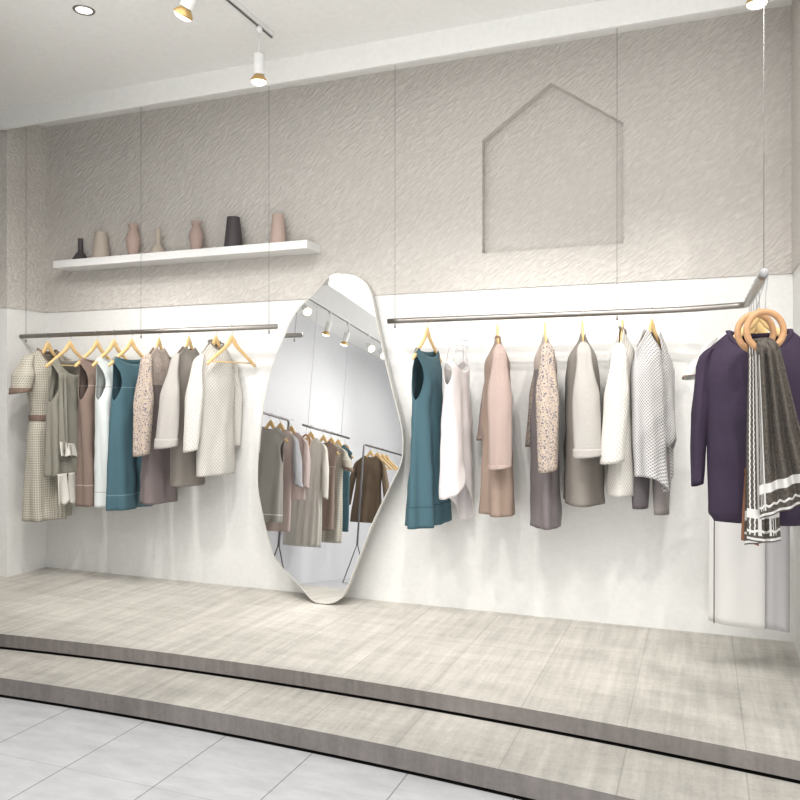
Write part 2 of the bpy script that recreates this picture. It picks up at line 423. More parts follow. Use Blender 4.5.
for u in (26, 141, 269):
    p = onY(u, 330, YR); cable_part(rl, (p.x, YR), CZ if YR > 4.2 else ZC2, zrail-0.035); 
    fitting(rl, (p.x, YR, zrail-0.03))
# right rail with forward bend
pR0 = onY(388, 322, YR); zr2 = pR0.z
XB = 0.205; YE = 3.02; ze_ = 1.25+0.447
zr2 = (pR0.z+onY(690, 308.5, YR).z)/2
path = [(pR0.x, YR, zr2)]
for i in range(21): path.append((lerp(pR0.x, XB-0.36, i/20), YR, zr2))
for i in range(1, 13):       # soft curve of the tube before the bend
    k = i/12; path.append((lerp(XB-0.36, XB-0.05, k), YR-0.055*k*k, lerp(zr2, zr2+0.004, k)))
for i in range(1, 11):
    a = i/10*PI/2; path.append((XB-0.05+0.05*math.sin(a), YR-0.055-0.05*(1-math.cos(a)), zr2+0.004))
for i in range(1, 11): path.append((XB, lerp(YR-0.105, YE, i/10), lerp(zr2+0.004, ze_, i/10)))
path = path[1:]
rr = empty('clothes_rail', (0, 0, 0), 0, 'steel clothes rail right of the mirror whose end bends forward', 'clothes rail')
b = bmesh.new(); sweep(b, path, RR, 20, (0, 0, 1)); build('rail_tube', b, 'steel', rr)
b = bmesh.new(); lathe(b, [(0.0005, -0.004), (RR*1.04, -0.004), (RR*1.04, 0.004), (0.0005, 0.0042)], 24); 
bmesh.ops.rotate(b, verts=b.verts, cent=(0,0,0), matrix=Matrix.Rotation(R(90), 3, 'X')); bmesh.ops.translate(b, verts=b.verts, vec=(XB, YE-0.003, ze_)); build('end_cap', b, 'cap_grey', rr)
for u in (395, 617):
    p = onY(u, 320, YR); cable_part(rr, (p.x, YR), CZ, zr2-0.035); fitting(rr, (p.x, YR, zr2-0.03))
cable_part(rr, (XB, YE+0.02), ZC2, ze_+0.01)

# ------------------------------------------------------------------ shelf and vases
YS = 4.30
a = onY(53, 264.5, YS); c = onY(307, 243.8, YS); zs = (a.z+c.z)/2
sh = bmesh.new(); box(sh, (a.x, YS, zs-0.026), (c.x, YW-0.008, zs+0.026))
tag(build('wall_shelf', sh, 'white_lacquer', smooth=False, bevel=0.002), 'long white floating shelf on the plaster wall holding the vases', 'shelf')
ztop = zs+0.026
def resample(prof, n=6):
    out = []
    P = [prof[0]]+list(prof)+[prof[-1]]
    for i in range(1, len(P)-2):
        for j in range(n):
            t_ = j/n; q = []
            for d in (0, 1):
                p0, p1, p2, p3 = P[i-1][d], P[i][d], P[i+1][d], P[i+2][d]
                q.append(0.5*((2*p1)+(-p0+p2)*t_+(2*p0-5*p1+4*p2-p3)*t_**2+(-p0+3*p1-3*p2+p3)*t_**3))
            out.append((max(q[0], 0.0005), q[1]))
    out.append(prof[-1]); return out
def vase(u, wpx, hpx, prof, mat, label, smoothp=True):
    """prof: (radius fraction of half width, height fraction)"""
    p = onY(u, 250, 4.40); t_ = 4.40/ray(u, 250).y; s = t_/F
    rr_ = wpx/2*s*1.0; hh = hpx*s*1.10
    pr = [(r*rr_, z*hh) for r, z in prof]
    if smoothp: pr = resample(pr, 5)
    top_r = pr[-1][0]; th = 0.003
    pr = [(0.0005, 0)]+pr+[(top_r-th, pr[-1][1]), (max(top_r-th, 0.002), pr[-1][1]-0.02), (0.001, pr[-1][1]-0.022)]
    b = bmesh.new(); lathe(b, pr, 44)
    o = build('vase', b, mat); o.location = (p.x, 4.40, ztop)
    mo = o.modifiers.new('e', 'EDGE_SPLIT'); mo.split_angle = R(38)
    return tag(o, label, 'vase')
bottle = [(0.92, 0), (1.0, 0.03), (0.92, 0.10), (0.55, 0.32), (0.33, 0.42), (0.30, 0.5), (0.30, 1.0)]
cup = [(0.93, 0), (1.0, 0.04), (0.66, 1.0)]
urn = [(0.62, 0), (0.68, 0.08), (1.0, 0.50), (0.98, 0.58), (0.62, 0.78), (0.52, 0.84), (0.72, 1.0)]
vase(80.5, 17, 21, bottle, 'vase_dark', 'small black bottle vase with a thin neck, at the left end of the shelf', False)
vase(101, 18, 25, cup, 'vase_beige', 'beige tapered vase right of the black bottle vase', False)
vase(133.3, 15, 30, urn, 'vase_pink', 'dusty pink urn vase at the thin cable, taller of the two urns', False)
vase(158, 18, 24, bottle, 'vase_beige', 'small beige bottle vase with thin neck between the two pink urns', False)
vase(196.3, 15, 28, urn, 'vase_pink', 'dusty pink urn vase left of the dark tapered vase', False)
vase(233.5, 19, 29, cup, 'vase_dark', 'large dark charcoal tapered vase on the white shelf', False)
vase(278, 17, 28, cup, 'vase_rose', 'rose pink tapered vase at the right end of the shelf', False)
o = vase(254.5, 7, 2.6, [(0.9, 0), (1, 0.4), (0.85, 1.0)], 'green_glaze', 'tiny low olive dish on the shelf beside the dark tapered vase', False)
o.name = 'dish'; o['category'] = 'dish'

# ------------------------------------------------------------------ mirror
outl = [(345,273.3),(332,274),(322,284),(312,295),(299.6,307),(290,322),(283,339),(275,358),(269,377),(263.6,404),(260,428),(258,452),(257.3,470),(257.8,490),(262,513),(267,535),(274,557),(283,569),(292.5,578.5),(301,588),(309.5,598),(316,602.5),(324,604),(331,603.5),(338,600.5),(345,593),(355.5,568),(371,528),(383,502),(395,478),(400.5,466),(403,455),(403.3,438),(401,422),(396,402),(388,370),(380,335),(374,303),(370,289),(364,280.5),(355,275)]
gp = [mglass(u, v) for u, v in outl]
ZM = min(p.z for p in gp); 
cen = sum(gp, Vector())/len(gp)
def smooth_closed(P, n=5):
    out = []; N = len(P)
    for i in range(N):
        p0, p1, p2, p3 = P[i-1], P[i], P[(i+1) % N], P[(i+2) % N]
        for j in range(n):
            s = j/n
            out.append(0.5*((2*p1)+(p2-p0)*s+(2*p0-5*p1+4*p2-p3)*s*s+(3*p1-p0-3*p2+p3)*s**3))
    return out
gp = smooth_closed(gp, 4)
gp = [p+MN*0.0 for p in gp]
mr = empty('leaning_mirror', (MB.x, MB.y, 0), 0, 'tall irregular rounded mirror leaning on the wall between the two rails', 'mirror')
def to_local(p): return p - Vector((MB.x, MB.y, 0))
TH = 0.035
n = len(gp)
b = bmesh.new()
inn = []
for i, p in enumerate(gp):
    tdir = (gp[(i+1) % n]-gp[i-1]).normalized(); nrm = tdir.cross(MN).normalized()
    if nrm.dot(cen-p) < 0: nrm.negate()
    inn.append(p+nrm*0.006)
fo = [b.verts.new(to_local(p+MN*0.001)) for p in gp]; fi = [b.verts.new(to_local(p+MN*0.001)) for p in inn]
bo = [b.verts.new(to_local(p-MN*TH)) for p in gp]
for i in range(n):
    j = (i+1) % n
    b.faces.new((fo[i], fo[j], fi[j], fi[i])); b.faces.new((fo[i], bo[i], bo[j], fo[j]))
b.faces.new(bo)
bmesh.ops.recalc_face_normals(b, faces=b.faces)
build('mirror_frame', b, 'frame_edge', mr, smooth=False)
b = bmesh.new(); b.faces.new([b.verts.new(to_local(p+MN*0.0004)) for p in inn])
bmesh.ops.recalc_face_normals(b, faces=b.faces)
build('mirror_glass', b, 'mirror_glass', mr, smooth=False)

# ------------------------------------------------------------------ hangers
HOOKZ = -0.066
def hook_pts(drop=HOOKZ, flip=1):
    pts = []
    r = 0.0180
    for i in range(15):
        a = R(-30)+R(210)*i/14
        pts.append((flip*-r*math.cos(a)*-1, 0, r*math.sin(a)))
    pts = pts[::-1]
    x0 = pts[-1][0]
    # from open end over the tube then curling back under to centre
    pts += [(x0*0.9, 0, -0.014), (x0*0.45, 0, -0.026), (0.0, 0, -0.036), (0, 0, drop-0.01)]
    return pts
_hk = {}
def hanger(pos, theta, label, group=None, w=0.176, bar=True, drop=0.0):
    h = empty('clothes_hanger', pos, theta, label, 'hanger', group)
    key = (w, bar, drop)
    if key in _hk:
        for src in _hk[key]:
            c_ = src.copy(); COL.objects.link(c_); c_.parent = h
        return h
    parts = []
    b = bmesh.new(); pts = []; rad = []
    N = 24
    for i in range(N+1):
        s = -1+2*i/N; x = w*s; aS = abs(s)
        z = HOOKZ-0.012-0.150*aS**0.92+0.02*math.exp(-(s/0.12)**2)-0.014*max(0, aS-0.75)
        pts.append((x, 0, z-drop)); rad.append((0.0068+0.001*aS, 0.0145-0.004*aS+0.006*math.exp(-(s/0.16)**2)))
    pts = [(-w-0.006, 0, pts[0][2]-0.006)]+pts+[(w+0.006, 0, pts[-1][2]-0.006)]
    rad = [(0.003, 0.004)]+rad+[(0.003, 0.004)]
    sweep(b, pts, rad, 12, (0, 1, 0)); parts.append(build('wooden_arm', b, 'hanger_wood', h))
    b = bmesh.new(); sweep(b, hook_pts(HOOKZ-drop), 0.0019, 8, (0, 1, 0)); parts.append(build('hook', b, 'bright_wire', h))
    if bar:
        b = bmesh.new(); zz = pts[2][2]+0.002; sweep(b, [(-w*0.90, 0, zz), (w*0.90, 0, zz)], 0.0042, 10, (0, 1, 0))
        parts.append(build('cross_bar', b, 'hanger_wood', h))
    _hk[key] = parts
    return h

# ------------------------------------------------------------------ garments
def body_mesh(P, seed=0):
    """two sewn panels; local x = across shoulders, -y = front, z down from the rail"""
    rg = random.Random(seed)
    sw = P.get('sw', 0.20); nz = P.get('nz', -0.085); sz = P.get('sz', -0.185)
    nw = P.get('nw', 0.075); fd = P.get('fd', 0.06); bd = P.get('bd', 0.02)
    arm = P.get('arm', 0.0); cut = P.get('cut', 0.0)
    tab = P['tab']; hem = tab[-1][0]
    nf = P.get('folds', 5); fa = P.get('amp', 0.012); ft = P.get('top_amp', 0.0)
    tilt = P.get('tilt', 0.0); lean = P.get('lean', 0.0); hw = P.get('hemwave', 0.0); z_fold = P.get('fold_from', sz)
    ph = [rg.uniform(0, 6.28) for _ in range(6)]
    Mc, Nr = 30, P.get('rows', 54)
    b = bmesh.new(); uvl = b.loops.layers.uv.new('UVMap')
    uvs = {}
    for front in (1, 0):
        grid = []
        for i in range(Nr+1):
            tt = i/Nr
            row = []
            for j in range(Mc+1):
                s = -1+2*j/Mc
                phi = s*PI/2
                # nominal z
                zn = lerp(sz, hem, tt)
                a, bb = interp(tab, zn)
                W = a
                if arm > 0 and zn > sz-arm:
                    k = (sz-zn)/arm
                    W = min(a, lerp(sw, a, sstep((k-0.55)/0.45)))-cut*math.sin(PI*min(1, k*1.0))*0.9 if k < 1 else a
                x = W*math.sin(phi)
                xs_ = min(1.0, abs(x)/max(sw, 1e-3))
                shz = nz+(sz-nz)*min(1, max(0, (abs(x)-nw)/(sw-nw))) if abs(x) > nw else nz
                top = shz
                if abs(x) < nw:
                    dd = fd if front else bd
                    vsh = P.get('vneck', 0)
                    q = 1-(abs(x)/nw)**(1 if vsh else 2)
                    top = nz-dd*(max(0, q)**(1 if vsh else 0.6))
                wz = (hem-zn)/(hem-sz)      # 1 at shoulder tip .. 0 at hem
                z = hem+(top-hem)*wz
                dep = max(0.0, shz-z)
                rise = sstep(dep/P.get('rise', 0.14))
                bb_ = lerp(P.get('btop', 0.012), bb, rise)
                rel = min(1, abs(x)/max(a, 1e-3))
                y = bb_*math.sqrt(max(0, 1-rel*rel))
                ang = phi if front else PI-phi
                g = sstep((z_fold-z)/max(0.01, (z_fold-hem)))
                amp = ft+(fa*1.7-ft)*g**0.8
                wv = math.sin(nf*ang+ph[0]+1.2*z)+0.45*math.sin((nf*1.7)*math.sin(ang)*1.3+ph[1]+2*z)+0.3*math.sin(2*ang+ph[2]+3*z)
                wv2 = 0.007*noise.noise(Vector((x*14+seed, z*9, front*3.0)))*min(1, dep*8)
                d = amp*wv*min(1, dep*6)
                nx, ny = math.sin(phi), math.cos(phi)
                xx = x+nx*d*0.5; yy = y+ny*(d+wv2*1.5) + (0 if front else 0)
                yy = -yy if front else yy
                # nothing crosses the middle plane
                if front: yy = min(yy, -0.002*math.sqrt(max(0, 1-rel*rel)))
                else: yy = max(yy, 0.002*math.sqrt(max(0, 1-rel*rel)))
                zz = z+tilt*x*(1-wz)+hw*math.sin(nf*ang+ph[3])*(1-wz)**3
                xx += lean*(sz-z)
                if 'post' in P: xx, yy, zz = P['post'](xx, yy, zz, 1-wz)
                v = b.verts.new((xx, yy, zz)); uvs[v] = ((phi if front else -phi)*max(0.13, a)*0.9+(0 if front else 3.0), z)
                row.append(v)
            grid.append(row)
        for i in range(Nr):
            for j in range(Mc):
                q = (grid[i][j], grid[i+1][j], grid[i+1][j+1], grid[i][j+1])
                if not front: q = q[::-1]
                f = b.faces.new(q)
                for lp in f.loops: lp[uvl].uv = uvs[lp.vert]
    bmesh.ops.remove_doubles(b, verts=b.verts, dist=0.0012)
    return b
def sleeve_mesh(side, sw, sz, L, r_top, r_cuff, out=0.05, fwd=0.0, flat=0.6, seed=0, flare=1.0, drop=0.0, bend=0.0, wr=0.0022):
    """tube hanging from shoulder; flat = x/y ratio of its section"""
    rg = random.Random(seed); ph = rg.uniform(0, 6)
    b = bmesh.new(); uvl = b.loops.layers.uv.new('UVMap'); N, S = 36, 28
    rings = []; uv = {}
    for i in range(N+1):
        t_ = i/N
        # centre line: follows the shoulder slope, then falls
        if t_ < 0.12:
            k = t_/0.12
            x = sw-0.055+0.055*math.sin(k*PI/2); z = sz+0.030-0.073*(k**1.4); r = r_top*(0.10+0.45*math.sin(k*PI/2))
        else:
            k = (t_-0.12)/0.88
            x = sw+out*k**0.8*1.0+bend*math.sin(PI*k); z = sz-0.043-(L-0.043)*k; r = lerp(r_top, r_cuff, k**flare)*(0.55+0.45*sstep(k/0.42))
        y = fwd*t_**1.3
        ring = []
        for j in range(S):
            a = 2*PI*j/S
            w = wr*noise.noise(Vector((math.cos(a)*1.8+seed, math.sin(a)*1.8, z*4)))*3.0+wr*0.5*math.sin(z*40+ph+3*a)*max(0, 1-abs(t_-0.45)*3.5)
            rx, ry = (r*flat+w), (r+w)
            if t_ < 0.12: rx = r*flat*1.0
            p = (side*(x+rx*math.cos(a)), y+ry*math.sin(a), z+ (0.0 if t_ < 0.9 else -0.010*math.sin(a+0.6)*(t_-0.9)*10))
            v = b.verts.new(p); ring.append(v); uv[v] = (a*max(r, 0.03)+side, z)
        rings.append(ring)
    for i in range(N):
        for j in range(S):
            q = [rings[i][j], rings[i][(j+1) % S], rings[i+1][(j+1) % S], rings[i+1][j]]
            if side > 0: q = q[::-1]
            f = b.faces.new(q)
            for lp in f.loops:
                u_ = uv[lp.vert]
                if j == S-1 and lp.vert in (rings[i][0], rings[i+1][0]): u_ = (u_[0]+2*PI*max(r_top, 0.03), u_[1])
                lp[uvl].uv = u_
    b.faces.new(rings[0])
    return b, rings
def cuff_mesh(side, sw, sz, L, r_top, r_cuff, out, fwd, flat, hgt=0.03, grow=0.004, bend=0.0, flare=1.0):
    b = bmesh.new(); uvl = b.loops.layers.uv.new('UVMap'); S = 28; rings = []
    for i in range(5):
        k = 1-hgt/(L-0.043)*(1-i/4)
        t_ = 0.12+0.88*k
        x = sw+out*k**0.8+bend*math.sin(PI*k); z = sz-0.043-(L-0.043)*k; r = lerp(r_top, r_cuff, k**flare)+grow
        y = fwd*t_**1.3
        rings.append([b.verts.new((side*(x+(r*flat+grow*0.5)*math.cos(2*PI*j/S)), y+r*math.sin(2*PI*j/S), z+(-0.010*math.sin(2*PI*j/S+0.6)*max(0, (t_-0.9)*10)))) for j in range(S)])
    for i in range(4):
        for j in range(S):
            f = b.faces.new((rings[i][j], rings[i][(j+1) % S], rings[i+1][(j+1) % S], rings[i+1][j]))
            for lp in f.loops: lp[uvl].uv = (j*0.01, lp.vert.co.z)
    return b
def band_mesh(P, z0, z1, grow=0.004):
    """belt around the body between z0 and z1"""
    b = bmesh.new(); uvl = b.loops.layers.uv.new('UVMap'); S = 60; rings = []
    for i in range(5):
        z = lerp(z0, z1, i/4); a, bb = interp(P['tab'], z); g = grow+0.002*math.sin(PI*i/4)
        rings.append([b.verts.new(((a+g)*math.cos(2*PI*j/S)+P.get('lean', 0)*(P.get('sz', -.185)-z), (bb+g+0.006)*math.sin(2*PI*j/S), z)) for j in range(S)])
    for i in range(4):
        for j in range(S):
            f = b.faces.new((rings[i][j], rings[i][(j+1) % S], rings[i+1][(j+1) % S], rings[i+1][j]))
            for lp in f.loops: lp[uvl].uv = (j*0.012, lp.vert.co.z)
    return b
def collar_mesh(P, r=0.009, lift=0.004, wide=1.0):
    nw = P.get('nw', 0.075); nz = P.get('nz', -0.085); fd = P.get('fd', 0.06); bd = P.get('bd', 0.02)
    pts = []
    for i in range(40):
        a = 2*PI*i/40; x = nw*math.cos(a); fr = math.sin(a) < 0
        q = max(0, 1-(abs(x)/nw)**2)**0.6
        z = nz-(fd if fr else bd)*q+lift
        dep = nz-z+lift; bb = interp(P['tab'], P.get('sz', -.185))[1]
        y = lerp(P.get('btop', 0.012), bb, sstep(dep/P.get('rise', .14)))*math.sqrt(max(0, 1-(x/0.2)**2))
        pts.append((x*1.02, -y if fr else y, z))
    b = bmesh.new(); sweep(b, pts, (0.004, r), 8, (0, 1, 0), closed=True)
    return b
def zrel(u, v, pos):
    """height of a seen point relative to the rail for a thing hanging at pos"""
    r = ray(u, v); t_ = (pos[1])/ray(u, 330).y
    return H+(400-v)/F*t_-pos[2]
def on_rail_left(u): p = onY(u, 330, YR); return (p.x, YR, zrail)
def on_rail_right(u): p = onY(u, 320, YR); return (p.x, YR, zr2)

SLEEVELESS = dict(sw=0.180, nw=0.140, fd=0.050, bd=0.02, arm=0.27, cut=0.045, nz=-0.165, sz=-0.200)
def garment(name, cat, pos, th, label, P, bmat, sleeves=None, seed=1, collar=None, belt=None, group=None):
    g = empty(name, pos, th, label, cat, group)
    build('body', body_mesh(P, seed), bmat, g, solid=0.003)
    if sleeves:
        for sd in sleeves.get('sides', (-1, 1)):
            kw = {k: v for k, v in sleeves.items() if k not in ('sides', 'mat', 'cuff', 'cuffh', 'far')}
            if sd > 0: kw.update(sleeves.get('far', {}))
            kw.setdefault('sw', P.get('sw', .2)); kw.setdefault('sz', P.get('sz', -.185))
            bm_, _ = sleeve_mesh(sd, seed=seed+sd, **kw)
            so = build('sleeve', bm_, sleeves['mat'], g, solid=0.003)
            if sleeves.get('cuff'):
                cb = cuff_mesh(sd, kw['sw'], kw['sz'], kw['L'], kw['r_top'], kw['r_cuff'], kw.get('out', .05), kw.get('fwd', 0), kw.get('flat', .6), sleeves.get('cuffh', .03), bend=kw.get('bend', 0), flare=kw.get('flare', 1.0))
                build('cuff', cb, sleeves['cuff'], so, solid=0.003)
    if collar: build('collar', collar_mesh(P), collar, g)
    if belt: build('belt', band_mesh(P, belt[0], belt[1]), belt[2], g, solid=0.002)
    return g

HG_L = 'wooden hangers on the left rail'
HG_R = 'wooden hangers on the right rail'
# --- left rail ---------------------------------------------------------------
# 1 cream dotted dress with brown belt
p = on_rail_left(48); th = R(93)
hanger(p, th, 'wooden hanger inside the cream dotted dress at the left end of the rail', HG_L)
hz = zrel(50, 518, p)
zb = zrel(44, 417.5, p)
P = dict(sw=0.20, sz=-0.17, nz=-0.10, nw=0.085, fd=0.135, bd=0.025, tab=[(-0.17, 0.20, 0.07), (-0.32, 0.185, 0.085), (zb, 0.145, 0.08), (zb-0.12, 0.165, 0.095), (hz, 0.185, 0.105)], folds=6, amp=0.014, fold_from=zb)
garment('dress', 'dress', p, th, 'cream dotted short-sleeved midi dress with brown belt and cuffs, at the far left', P, 'cream_dot',
        dict(mat='cream_dot', L=0.24, r_top=0.085, r_cuff=0.07, out=0.055, flat=0.8, far=dict(out=-0.01), cuff='brown_trim', cuffh=0.035), 11, 'brown_trim', (zb+0.022, zb-0.022, 'brown_trim'))
# 2 sage dress with frills and fringes
p = on_rail_left(70); th = R(88)
hanger(p, th, 'wooden hanger of the grey frilled dress, second from the left end', HG_L, w=0.205)
hz = zrel(66, 500, p)
P = dict(SLEEVELESS, sw=0.17, fd=0.12, nw=0.11, tab=[(-0.195, 0.17, 0.05), (-0.42, 0.18, 0.065), (-0.8, 0.19, 0.07), (hz+0.18, 0.195, 0.075)], folds=7, amp=0.016)
g = garment('dress', 'dress', p, th, 'grey-green sleeveless dress with white frill and fringes, behind the cream dotted dress', P, 'sage_grey', seed=12)
def frill(parent, x0, x1, y, z0, h, mat, nm, waves=4, amp=0.012, slant=0.0, seed=0):
    b = bmesh.new(); uvl = b.loops.layers.uv.new('UVMap'); rows = []
    for i in range(13):
        row = []
        for j in range(41):
            s = j/40; k = i/12
            x = lerp(x0, x1, s)+ (s-0.5)*0.02*k; yy = y-0.012*k-amp*k*math.sin(waves*2*PI*s+seed)
            row.append(b.verts.new((x, yy, z0-slant*s-h*k*(1+0.06*math.sin(waves*2*PI*s*1.5+seed)))))
        rows.append(row)
    for i in range(12):
        for j in range(40):
            f = b.faces.new((rows[i][j], rows[i+1][j], rows[i+1][j+1], rows[i][j+1]))
            for lp in f.loops: lp[uvl].uv = (lp.vert.co.x*2, lp.vert.co.z)
    return build(nm, b, mat, parent, solid=0.003)
frill(g, -0.17, -0.04, -0.085, zrel(55, 440, p), 0.09, 'fringe_white', 'frill', 2, 0.014, seed=1, slant=0.02)
frill(g, -0.10, -0.165, -0.07, -0.27, 0.55, 'sage_grey', 'draped_panel', 1.5, 0.018, seed=2)
for xx in (-0.15, -0.055, 0.05): frill(g, xx-0.038, xx+0.038, -0.085, zrel(62, 471, p), 0.20, 'fringe_white', 'fringe', 1, 0.010, seed=xx*30)
# 3 taupe  4 white  5 teal
def shift(u, hem_v, th, mat, label, hl, seed, wide=1.0, hw=0.16, db=0.085, lean=0.0, tilt=0.0):
    p = on_rail_left(u); hanger(p, th, hl, HG_L, w=0.205)
    hz = zrel(u, hem_v, p)
    P = dict(SLEEVELESS, tab=[(-0.195, 0.185, 0.045), (-0.43, 0.165, 0.065), (hz*0.62, 0.165*wide, db*0.75), (hz, hw*wide, db*0.85)], folds=5, amp=0.015, lean=lean, tilt=tilt)
    return garment('dress', 'dress', p, th, label, P, mat, seed=seed)
shift(97, 504, R(92), 'taupe', 'taupe sleeveless shift dress with yoke seam, left of the white one', 'wooden hanger of the taupe sleeveless dress', 13, 0.95)
shift(114, 505, R(92), 'white_crepe', 'white sleeveless shift dress between the taupe and the teal dress', 'wooden hanger of the white sleeveless dress', 14, 0.95)
shift(131.5, 507, R(88), 'teal', 'teal sleeveless dress with a pale yoke line on the left rail', 'wooden hanger of the teal dress on the left rail', 15, 1.12, 0.18)
# 6 lace sleeve dress
p = on_rail_left(159); th = R(104)
hanger(p, th, 'wooden hanger of the mauve dress with lace sleeves on the left rail', HG_L)
hz = zrel(154, 501, p)
P = dict(sw=0.19, sz=-0.19, nw=0.06, nz=-0.105, fd=0.02, bd=0.02, tab=[(-0.19, 0.19, 0.05), (-0.45, 0.165, 0.07), (hz*0.6, 0.165, 0.085), (hz, 0.175, 0.10)], folds=4, amp=0.008, top_amp=0.0)
garment('dress', 'dress', p, th, 'mauve dress with beige lace yoke and speckled lace sleeves, beside the left teal dress', P, 'lace_mauve',
        dict(mat='lace_sleeve', L=-zrel(142, 452, p)-0.19, r_top=0.072, r_cuff=0.052, out=0.07, flat=0.55, far=dict(out=-0.01)), 16)
# 7 grey coat with bell sleeve
p = on_rail_left(189); th = R(99)
hanger(p, th, 'wooden hanger of the grey coat on the left rail', HG_L)
hz = zrel(184, 484, p)
P = dict(sw=0.19, sz=-0.19, nw=0.06, nz=-0.105, fd=0.03, bd=0.02, tab=[(-0.19, 0.19, 0.06), (-0.45, 0.17, 0.085), (hz*0.6, 0.165, 0.09), (hz, 0.165, 0.09)], folds=3, amp=0.007)
garment('coat', 'coat', p, th, 'grey wool coat with light wide turned-up sleeve, left of the white quilted coat', P, 'grey_wool',
        dict(mat='light_wool', L=-zrel(160, 444, p)-0.19, r_top=0.060, r_cuff=0.072, out=0.11, flat=0.6, cuff='light_wool', cuffh=0.055, wr=0.003, far=dict(out=0.0, r_cuff=0.06)), 17)
# 8 quilted coat
p = on_rail_left(216); th = R(88)
hanger(p, th, 'wooden hanger of the white quilted coat on the left rail', HG_L)
hz = zrel(210, 474, p)
P = dict(sw=0.185, sz=-0.20, nw=0.065, nz=-0.09, fd=0.045, bd=-0.01, tab=[(-0.20, 0.185, 0.06), (-0.42, 0.165, 0.075), (hz*0.6, 0.165, 0.07), (hz, 0.17, 0.07)], folds=3, amp=0.005)
garment('coat', 'coat', p, th, 'white quilted collarless coat on the left rail, behind the empty hanger', P, 'quilt',
        dict(mat='quilt', L=-zrel(188, 448, p)-0.20, r_top=0.070, r_cuff=0.050, out=0.075, flat=0.6, far=dict(out=0.01)), 18, 'grey_wool')
# 9 empty hanger
hanger(on_rail_left(232), R(78), 'empty wooden hanger at the right end of the left rail', w=0.205)

# --- right rail ---------------------------------------------------------------
p = on_rail_right(427.5); th = R(86)
hanger(p, th, 'wooden hanger of the long teal dress on the right rail', HG_R, w=0.20)
hz = zrel(426, 524, p)
def post_r1(x, y, z, k): return x, y, z+0.035*sstep((x+0.02)/0.2)*k
P = dict(SLEEVELESS, tab=[(-0.195, 0.185, 0.045), (-0.43, 0.17, 0.06), (hz*0.62, 0.175, 0.065), (hz, 0.19, 0.075)], folds=6, amp=0.018, post=post_r1)
garment('dress', 'dress', p, th, 'long teal sleeveless dress at the left end of the right rail', P, 'teal_right', seed=21)
# R2 pale slip on clear hanger
p = on_rail_right(457); th = R(84)
h = empty('clothes_hanger', p, th, 'clear lattice hanger holding the pale slip dress', 'hanger')
b = bmesh.new(); sweep(b, hook_pts(), 0.0016, 8, (0, 1, 0)); build('hook', b, 'bright_wire', h)
b = bmesh.new()
for z, w in ((-0.085, 0.06), (-0.115, 0.15), (-0.150, 0.15), (-0.18, 0.08)): sweep(b, [(-w, 0, z), (w, 0, z)], 0.0022, 8, (0, 1, 0))
for x, z0, z1 in ((-0.15, -0.10, -0.165), (0.15, -0.10, -0.165), (-0.10, -0.075, -0.19), (0.10, -0.075, -0.19), (0.0, -0.07, -0.19), (-0.05, -0.1, -0.27), (0.05, -0.1, -0.27)):
    sweep(b, [(x, 0, z0), (x, 0, z1)], 0.0022, 8, (1, 0, 0))
build('lattice_frame', b, 'clear_plastic', h)
hz = zrel(452, 490, p)
def post_r2(x, y, z, k):
    if k > 0.6:
        kk = (k-0.6)/0.4; z += kk*(-0.20*sstep((x+0.02)/0.2)+0.10*math.exp(-((x+0.03)/0.05)**2)-0.04*sstep(-(x+0.1)/0.08))
    return x, y, z
P = dict(sw=0.155, sz=-0.255, nz=-0.225, nw=0.11, fd=0.075, bd=0.06, arm=0.13, cut=0.025, rise=0.05, tab=[(-0.255, 0.155, 0.045), (-0.42, 0.14, 0.05), (hz*0.65, 0.15, 0.06), (hz, 0.16, 0.07)], folds=5, amp=0.012, post=post_r2)
g = garment('slip_dress', 'dress', p, th, 'pale white slip dress with a pointed uneven hem, beside the long teal dress', P, 'pale_silk', seed=22)
for s in (-1, 1):
    b = bmesh.new(); sweep(b, [(s*0.12, -0.014, -0.245), (s*0.10, -0.002, -0.152), (s*0.10, 0.002, -0.152), (s*0.12, 0.014, -0.245)], 0.0022, 6, (1, 0, 0))
    build('strap', b, 'pale_silk', g)
# R3 pink tweed jacket
p = on_rail_right(497.5); th = R(107)
hanger(p, th, 'wooden hanger of the pink tweed coat', HG_R)
hz = zrel(494, 512, p)
P = dict(sw=0.19, sz=-0.19, nw=0.065, nz=-0.115, fd=0.03, bd=0.01, tab=[(-0.19, 0.19, 0.06), (-0.45, 0.165, 0.07), (hz*0.6, 0.165, 0.075), (hz, 0.175, 0.08)], folds=5, amp=0.010, lean=-0.02)
garment('coat', 'coat', p, th, 'dusty pink tweed coat hanging third on the right rail', P, 'rose_tweed',
        dict(mat='pink_tweed', L=-zrel(496, 464, p)-0.19, r_top=0.066, r_cuff=0.058, out=0.045, flat=0.6, cuff='pink_tweed', cuffh=0.02, far=dict(L=0.50, out=0.0, fwd=0.05)), 23, 'rose_tweed')
# R4 floral lace
p = on_rail_right(545); th = R(104)
hanger(p, th, 'wooden hanger of the slate dress with speckled lace sleeves', HG_R)
hz = zrel(541, 525, p)
P = dict(sw=0.19, sz=-0.19, nw=0.055, nz=-0.11, fd=0.03, bd=0.02, tab=[(-0.19, 0.19, 0.05), (-0.42, 0.165, 0.06), (hz*0.6, 0.165, 0.068), (hz, 0.165, 0.07)], folds=5, amp=0.009, lean=0.015)
garment('dress', 'dress', p, th, 'slate mauve dress with speckled lace sleeves, middle of the right rail', P, 'lace_mauve_right',
        dict(mat='lace_sleeve', L=-zrel(543, 467, p)-0.19, r_top=0.066, r_cuff=0.048, out=0.040, flat=0.6, far=dict(L=0.53, out=-0.02, fwd=0.05)), 24)
